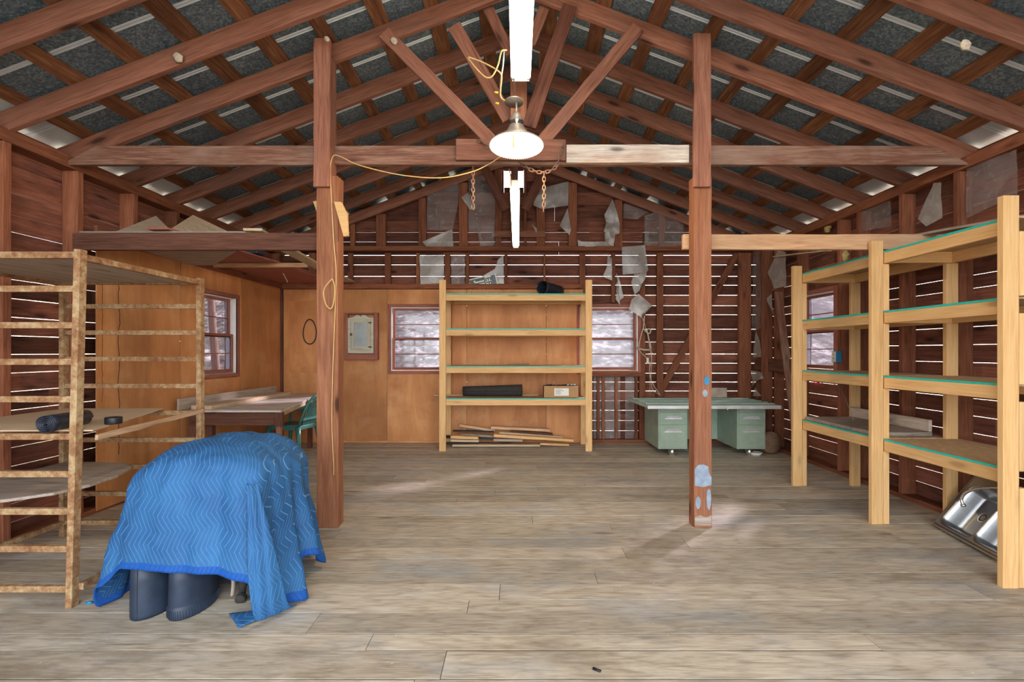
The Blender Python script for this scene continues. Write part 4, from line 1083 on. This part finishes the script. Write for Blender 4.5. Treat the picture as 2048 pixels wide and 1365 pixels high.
m = MB(); m.tube(smooth_path([at(566, 547, 6.6), at(570, 554, 6.6), at(573, 560, 6.6), at(575, 565, 6.6)]), .006, 6)
T(m.build('string', 'rope'), 'short white string dangling above the left back corner', 'string')

# ------------------------------------------------------------------ rusty rack
def rack():
    e = thing('metal_rack', 'rusty steel rack with ladder-like rungs at the left', 'rack', (-2.92, 3.32, 0))
    x0, x1, y0, y1, H = -3.46, -2.42, 2.79, 3.87, 1.95
    for (x, y, dx) in ((x0, y0, 0), (x1, y0, .03), (x0, y1, 0), (x1, y1, 0)):
        m = MB()
        m.beam((x-dx, y, 0), (x+dx*.6, y, H+.01), .036, .048, (0, 1, 0)) if 1 else 0
        m.build('corner_post', 'rust', e, bevel=.002)
    zs = [.10, .32, .525, .73, .935, 1.14, 1.345, 1.545, 1.745]
    for i, z in enumerate(zs):
        for y in (y0, y1):
            dx = 0 if y == y1 else .03*(1-z/1.95*1.6)
            m = MB(); m.beam((x0+.018, y, z), (x1-.018-dx*(1 if y == y0 else 0), y, z), .03, .034); m.build('rung', 'rust', e, bevel=.002)
    for z in (1.925, .10):
        for x in (x0, x1): MB().beam((x, y0+.02, z), (x, y1-.02, z), .03, .036).build('side_rail', 'rust', e, bevel=.002)
    for y in (y0, y1): MB().beam((x0, y, 1.93), (x1, y, 1.93), .03, .036).build('top_rail', 'rust', e, bevel=.002)
    MB().box((x0+.02, y0+.02, 1.925), (x1-.02, y1-.02, 1.94)).build('top_panel', 'greywood', e)
rack()
sheet('thin plywood sheet lying on the rack at waist height', [(-3.44, 2.80, .958), (-2.36, 2.82, .958), (-2.70, 3.86, .962), (-3.44, 3.86, .962)], 'palewood', .008)
beamthing('warped_board', 'lumber', 'warped thin board along the right side of the rack under the plywood sheet', 'board', (-2.375, 2.86, .915), (-2.385, 3.84, .955), .02, .032, seg=6, wob=.003)
m = MB(); pts = []
for (x, y) in ((-3.44, 2.83), (-3.1, 2.82), (-2.90, 2.88), (-2.76, 3.02), (-2.70, 3.2), (-2.72, 3.45), (-2.80, 3.68), (-2.95, 3.82), (-3.2, 3.86), (-3.44, 3.86)): pts.append((x, y, .545))
m.prism(pts, (0, 0, .018)); T(m.build('oval_board', 'greywood', fixn=True, bevel=.003), 'grey round-ended tabletop lying on the lower rungs of the rack', 'board')
hollow_roll('black rubber roll lying on the rack with its spiral end facing the camera', (-2.545, 2.735, 1.008), (-2.60, 3.05, 1.006), .050, .046, 'rubber_roll', 'blackroll', True)
m = MB(); c = Vector((-2.42, 3.0, .967)); c = at(227, 835, 3.05); c.z = .968
m.lathe([(.024, 0), (.042, 0), (.044, .004), (.044, .036), (.042, .04), (.024, .04), (.024, 0)], c, 28)
T(m.build('tape_roll', 'rubber'), 'roll of black tape on the plywood sheet on the rack', 'tape')

# ------------------------------------------------------------------ blue blanket and what it covers
def blanket():
    C = Vector((-1.725, 3.05, 0)); NU, NV = 260, 90
    # footprint radius of the hem per angle (deg, from +X ccw): angle, hem radius, hem height, shoulder radius, shoulder height, top radius
    K = [(-180, .50, .06, .37, .73), (-160, .56, .02, .42, .70), (-150, .635, .015, .46, .70), (-140, .60, .16, .50, .73), (-128, .565, .27, .47, .76), (-110, .50, .27, .42, .78), (-90, .47, .26, .40, .79), (-70, .50, .25, .42, .79),
         (-58, .58, .23, .47, .78), (-45, .62, .16, .50, .77), (-35, .57, .03, .47, .77), (-22, .55, .015, .42, .77), (-8, .50, .20, .41, .77), (10, .50, .16, .40, .77), (30, .53, .03, .43, .76), (60, .52, .05, .43, .76), (90, .50, .05, .40, .76), (120, .52, .05, .42, .75), (150, .52, .05, .40, .74), (180, .50, .06, .37, .73)]
    def key(a, j):
        for p, q in zip(K[:-1], K[1:]):
            if p[0] <= a <= q[0]:
                t = (a-p[0])/(q[0]-p[0]); t = t*t*(3-2*t); return p[j]*(1-t)+q[j]*t
        return K[0][j]
    def P(u, v):
        a = -180+360*u; th = math.radians(a)
        R, hz, r, sz = key(a, 1), key(a, 2), key(a, 3), key(a, 4)
        # v: 0 centre .. .38 top edge .. .52 shoulder .. 1 hem
        if v < .56:
            ph = v/.56*PI/2; rad = r*math.sin(ph)**.92; z = sz-.035+(.94-sz)*math.cos(ph)**.75
        else:
            t = (v-.56)/.44; rad = r+(R-r)*t**1.3; z = (sz-.035)*(1-t)+hz*t
        w = max(0, (v-.45)/.55)
        fold = .018*math.sin(7*th+1.2*math.sin(3*th)+.8)+.014*math.sin(13*th+2.0*v)+.008*math.sin(23*th+3*v)
        front = 1 if not (-135 < a < -62) else .35
        rad += fold*w*1.4*front
        # the deep crease to the right of the front face and the right-hand wing
        rad -= .05*w*math.exp(-((a+33)/7)**2); rad += .05*w*math.exp(-((a+22)/6)**2)
        rad += .03*w*math.exp(-((a+52)/6)**2)
        p = C+Vector((math.cos(th)*rad, math.sin(th)*rad*.93, z))
        q = p*4.2; n1 = noise.noise(q)+.5*noise.noise(q*2.1+Vector((3, 1, 2)))+.25*noise.noise(q*4.7)
        cr = abs(noise.noise(p*6+Vector((5, 5, 1))))
        p += Vector((math.cos(th), math.sin(th), .1+1.0*max(0, min(1, (.62-v)/.3))))*(.014*n1-.012*cr)*(1 if v > .02 else 0)
        p.z = max(p.z, .012)
        # tilt: top lower to the right and to the near left
        p.z -= (max(0, p.x+1.55)*.22+max(0, -(p.x+1.85))*.25)*max(0, min(1, (.8-v)/.3))
        return p
    # quilting coordinates: arc lengths from front
    def G(u, v):
        p = P(u, v); a = -180+360*u
        if v < .45: return Vector((p.x+3, p.y*1.0+2, 0))
        th = math.radians(a)
        sxn = p.x+3 if -150 < a < -30 else (a/360*3.3+2)
        return Vector((sxn, .7+.9*(1-v)*.9-.0+ (0 if -150 < a < -30 else .3), 0))
    m = MB()
    vs = [P(i/NU, j/NV) for j in range(NV+1) for i in range(NU)]
    gs = []
    for j in range(NV+1):
        for i in range(NU):
            p = vs[j*NU+i]; gs.append(Vector((p.x+.55*p.y+3, p.z*1.0+(p.y)*-.8+9, 0)))
    hem0 = NV-3
    for j in range(NV):
        fs = [(j*NU+i, (j+1)*NU+i, (j+1)*NU+(i+1) % NU, j*NU+(i+1) % NU) for i in range(NU)]
        for f in fs:
            m.f.append(list(f)); m.g.append([gs[k] for k in f]); m.r.append(1.0 if j >= hem0 else 0.0); m.sm.append(True)
    m.v = vs
    # the long corner that trails down at the front right and lies folded on the floor
    A = [(-1.40, 2.625, .72, -1.35, 2.64, .72), (-1.375, 2.575, .45, -1.27, 2.62, .45), (-1.35, 2.555, .22, -1.235, 2.65, .22), (-1.335, 2.57, .05, -1.222, 2.715, .05), (-1.33, 2.61, .02, -1.215, 2.785, .012)]
    A = [tuple(Vector((a[0], a[1], a[2])).lerp(Vector((a[3], a[4], a[5])), 0)) + a[3:] for a in A]
    n = 24; tv = []
    rows = smooth_path([Vector(a[:3]) for a in A], 8); rows2 = smooth_path([Vector(a[3:]) for a in A], 8)
    m.grid(lambda u, v: rows[min(int(round(v*32)), 32)].lerp(rows2[min(int(round(v*32)), 32)], u)+Vector((0, -.035*math.sin(PI*u)*(1-.7*v)+.006*math.sin(17*u+9*v), 0)), 20, 32,
           lambda u, v: (2+u*.24, 4+v*.66, 0), 0.0)
    B = [0, 0, 0, Vector((-1.405, 2.555, .012)), Vector((-1.53, 2.69, .012))]
    m.grid(lambda u, v: (B[4].lerp(Vector((-1.31, 2.70, .03)), u)).lerp(B[3].lerp(Vector((-1.225, 2.79, .016)), u), v)+Vector((0, 0, .012*math.sin(PI*u)*math.sin(PI*v))), 14, 10, lambda u, v: (u*.16, v*.13, 0), 0.0)
    o = m.build('moving_blanket', 'blanket', solid=.006)
    T(o, 'blue quilted moving blanket draped over a heap, one corner trailing on the floor', 'blanket')
blanket()
for (cx, lab, rib) in ((-1.985, 'left', 0), (-1.785, 'right', 1)):
    e = thing('rubber_tub', 'dark navy rubber tub poking out from under the blue blanket, %s one' % lab, 'tub', (cx, 2.80, 0), 'dark tubs under the blue blanket')
    sx, sy = .092, .165
    m = MB(); prof = [(.001, .0), (1.0, .0), (1.03, .01), (1.03, .055), (.99, .06), (.985, .07), (1.0, .08), (.97, .2), (.95, .30), (.001, .30)] if rib else [(.001, 0), (1.0, 0), (1.01, .02), (.99, .2), (.97, .30), (.001, .30)]
    m.lathe(prof, (cx, 2.80, 0), 48, sx=sx, sy=sy); m.build('tub_body', 'navy', e)
    m = MB()
    if rib:
        for k in range(60):
            a = 2*PI*k/60; m.beam((cx+sx*1.035*math.cos(a), 2.80+sy*1.035*math.sin(a), .012), (cx+sx*1.035*math.cos(a), 2.80+sy*1.035*math.sin(a), .052), .004, .004, (math.cos(a), math.sin(a), 0))
        m.build('ribbed_band', 'navy', e)
    else:
        a = -PI*.47; m.beam((cx+sx*math.cos(a), 2.8+sy*1.0*math.sin(a), .01), (cx+sx*.975*math.cos(a), 2.8+sy*.975*math.sin(a), .29), .004, .003, (0, 1, 0)); m.build('seam', 'rubber', e)
m = MB()
m.tube(smooth_path([(-1.585, 2.93, .20), (-1.58, 2.92, .12), (-1.565, 2.89, .06), (-1.55, 2.85, .028), (-1.545, 2.82, .02)]), [.030]*6+[.022]*6+[.018]*6+[.028]*6+[.026], 14)
T(m.build('furniture_foot', 'mat'), 'small dark curved furniture foot under the edge of the blue blanket', 'furniture foot')
for k, (pts, lab) in enumerate((([(-1.75, 3.0, .16), (-1.66, 2.93, .13), (-1.625, 2.90, .09), (-1.62, 2.88, .015)], 'left of the dark foot'), ([(-1.42, 2.95, .15), (-1.46, 2.93, .11), (-1.475, 2.90, .05)], 'right of the dark foot'))):
    m = MB(); m.tube(smooth_path(pts), .009 if k else .011, 7); T(m.build('dry_stick', 'greywood'), 'grey dry stick showing under the blue blanket, %s' % lab, 'stick')

# ------------------------------------------------------------------ lamps
def tube_light(label, x, y0, y1, z, w, r, endplate=True, mats='tube', hang=None):
    e = thing('fluorescent_light', label, 'light', (x, (y0+y1)/2, z))
    m = MB(); m.beam((x, y0, z+.035), (x, y1, z+.035), w*.55, .05); m.build('housing', 'whitemetal', e, bevel=.006)
    for s in (-1, 1):
        m = MB(); m.tube([(x+s*w*.30, y0+.03, z-.012), (x+s*w*.30, y1-.03, z-.012)], r, 16); m.build('tube', mats, e)
        for yy in (y0+.012, y1-.012):
            m = MB(); m.lathe([(.001, .014), (r*1.05, .014), (r*1.15, -.014), (.001, -.014)], (x+s*w*.30, yy, z-.012), 16, axis=(0, 1, 0)); m.build('tube_cap', 'whitemetal', e)
    for yy in (y0, y1):
        m = MB(); m.box((x-w*.36, yy-.004, z-.04 if endplate else z-.02), (x+w*.36, yy+.004, z+.06)); m.build('end_plate', 'whitemetal', e, bevel=.003)
    for yy in (y0+.15, y1-.15):
        m = MB(); zt = hang or 4.322
        m.tube([(x, yy, z+.055), (x*.5, yy, zt)], .003, 6); m.build('hanger', 'chain', e)
    return e
tube_light('long twin-tube fluorescent light nearest the camera under the ridge', .022, 2.78, 3.98, 3.56, .19, .019)
tube_light('narrow twin-tube fluorescent light further back, beyond the cross beam', -.028, 4.42, 6.82, 2.835, .095, .013, mats='tubefar')
def pendant():
    c = Vector((-.011, 3.62, 2.868)); ax = Vector((0, .10, 1)).normalized()
    e = thing('pendant_lamp', 'old industrial pendant lamp with scalloped shade hanging from the ridge', 'lamp', c)
    m = MB(); m.lathe([(.190, 0), (.186, .012), (.150, .035), (.11, .065), (.075, .09), (.060, .125), (.048, .15)], c, 56, axis=ax); m.build('shade', 'shadeout', e, solid=.003)
    m = MB(); m.lathe([(.186, .002), (.147, .030), (.107, .060), (.072, .085)], c, 48, axis=ax); m.build('reflector', 'coil', e)
    m = MB()
    x = ax.orthogonal().normalized(); y = ax.cross(x)
    for k in range(72):
        a = 2*PI*k/72; q = c+x*(.190*math.cos(a))+y*(.190*math.sin(a)); m.lathe([(.001, -.006), (.0055, 0), (.001, .006)], q, 6, axis=ax)
    m.build('beaded_rim', 'coil', e)
    m = MB(); m.lathe([(.052, .145), (.052, .175), (.042, .18)], c, 28, axis=ax); m.build('socket_cup', 'chrome', e)
    m = MB(); m.lathe([(.047, .178), (.048, .20), (.030, .235), (.014, .25), (.001, .25)], c, 28, axis=ax); m.build('cap', 'shadeout', e)
    m = MB(); m.tube([c+ax*.245, c+ax*.325], .006, 8); m.build('stem', 'silver', e)
    m = MB(); cc = c+ax*.325+Vector((-.018, 0, 0)); m.lathe([(.001, .012), (.066, .010), (.068, 0), (.001, -.002)], cc, 32, axis=ax); m.build('canopy_disc', 'shadeout', e)
    m = MB(); m.tube([cc+ax*.008, Vector((-.03, 3.66, 4.33))], .004, 6); m.build('hanging_chain', 'chain', e)
    m = MB(); b = c+Vector((.055, -.05, .035)); m.lathe([(.001, -.038), (.022, -.032), (.031, -.012), (.030, .008), (.018, .03), (.013, .045)], b, 20, axis=(-.3, .5, 1)); m.build('bulb', 'bulb', e)
    m = MB(); m.lathe([(.001, -.02), (.014, -.02), (.016, .05), (.02, .06)], c+Vector((-.012, .0, .01)), 14); m.build('bulb_socket', 'brass', e)
    pt = bpy.data.lights.new('pendant_glow', 'POINT'); po_ = bpy.data.objects.new('pendant_glow', pt); S.collection.objects.link(po_); po_.parent = e
    pt.energy = 45; pt.color = (1, .72, .42); pt.shadow_soft_size = .03; po_.location = (.04, -.03, -.02)
pendant()

# wires and cords
def cord(label, pts, r, mat='cord', cat='cord', nm='cord'):
    m = MB(); m.tube(smooth_path(pts), r, 8); return T(m.build(nm, mat), label, cat)
cord('tan wire looping left of the near fluorescent light', [at(1014, 100, 3.75), at(1003, 103, 3.75), at(996, 130, 3.74), at(985, 152, 3.72), at(972, 155, 3.72), at(955, 140, 3.72), at(937, 117, 3.72), at(945, 117, 3.74), at(970, 127, 3.75), at(993, 140, 3.75), at(1003, 152, 3.74), at(1001, 180, 3.72), at(1003, 197, 3.7), at(1020, 205, 3.66)], .006, nm='wire', cat='wire')
cord('grey wire hanging beside the tan wire loop', [at(1008, 102, 3.8), at(1006, 130, 3.8), at(1002, 160, 3.8), at(1001, 190, 3.75), at(1008, 203, 3.7)], .006, 'greycord', nm='wire', cat='wire')
for (x, y, lab) in ((996, 186, 'upper'), (998, 208, 'lower')):
    m = MB(); m.lathe([(.004, 0), (.009, 0), (.006, .026), (.001, .028)], at(x, y, 3.70), 10, axis=(-1, 0, .25)); T(m.build('wire_connector', 'yellow'), 'small yellow wire connector left of the lamp, %s one' % lab, 'connector', 'yellow wire connectors')
cord('tan cord strung from the lamp across to the left post and down it', [at(1003, 312, 4.05), at(975, 330, 4.05), at(940, 345, 4.05), at(880, 356, 4.03), at(800, 350, 4.02), at(720, 331, 4.0), at(680, 313, 3.99), at(667, 312, 3.99), at(661, 330, 4.01), at(661, 360, 4.01), at(667, 480, 4.01), at(672, 540, 4.01), at(671, 600, 4.02), at(667, 700, 4.02), at(664, 800, 4.02), at(664, 860, 4.02), at(667, 930, 4.02), at(667, 951, 4.02)], .0045)
cord('tan cord hanging in a loose loop on the left post', [at(664, 558, 4.0), at(650, 575, 3.98), at(647, 590, 3.98), at(652, 610, 3.98), at(662, 618, 3.99), at(668, 600, 4.0), at(669, 575, 4.0), at(665, 558, 4.0)], .005)
cord('thin tan wire dropping to the far tube light', [at(1018, 338, 4.3), at(1021, 352, 4.35), at(1022, 372, 4.42)], .005, nm='wire', cat='wire')

def chain(label, pts, pitch=.034, wire=.004):
    pts = smooth_path(pts, 10); m = MB(); d = [0]
    for a, b in zip(pts[:-1], pts[1:]): d.append(d[-1]+(b-a).length)
    n = int(d[-1]/pitch)
    def pos(s):
        for i in range(len(d)-1):
            if d[i+1] >= s: return pts[i].lerp(pts[i+1], (s-d[i])/max(1e-6, d[i+1]-d[i]))
        return pts[-1]
    for k in range(n):
        a, b = pos(k*pitch), pos(min((k+1)*pitch, d[-1])); c = (a+b)/2; t = (b-a).normalized()
        _, y, z = basis(t, (0, 0, 1) if abs(t.z) < .8 else (0, 1, 0)); s_ = y if k % 2 else z
        L = pitch*.72; Wd = pitch*.36
        m.tube([c+t*(L*math.cos(q))+s_*(Wd*math.sin(q)) for q in [2*PI*j/12 for j in range(12)]], wire, 6, closed=True)
    return T(m.build('chain', 'chain'), label, 'chain', 'rusty chains on the cross beam')
chain('rusty chain hanging straight down left of the lamp', [at(946, 334, 4.12), at(946, 380, 4.12), at(946, 420, 4.12)])
chain('rusty chain draped round the cross beam right of the lamp', [at(1128, 285, 4.07), at(1120, 315, 4.06), at(1108, 338, 4.06), at(1085, 345, 4.06), at(1062, 340, 4.06), at(1035, 322, 4.06)])
chain('rusty chain hanging below the draped chain right of the lamp', [at(1088, 346, 4.04), at(1088, 385, 4.04), at(1087, 424, 4.04)])
chain('short rusty chain lying over the cross beam left of the lamp', [at(955, 281, 4.08), at(968, 288, 4.07), at(978, 300, 4.07)])

# floor litter
m = MB(); m.lathe([(.001, 0), (.012, .002), (.014, .01), (.001, .016)], (-2.38, 2.82, .0), 8, sx=1.5); T(m.build('foam_scrap', 'bluepaint'), 'tiny blue scrap on the floor between rack and blanket', 'scrap')
m = MB(); m.tube([at(1186, 1340, 2.236), at(1202, 1347, 2.216)], .008, 8); 
for v in m.v: v.z = max(v.z, 0)+.004
T(m.build('charcoal_stub', 'rubber'), 'small black stub on the bare floor near the camera', 'stub')
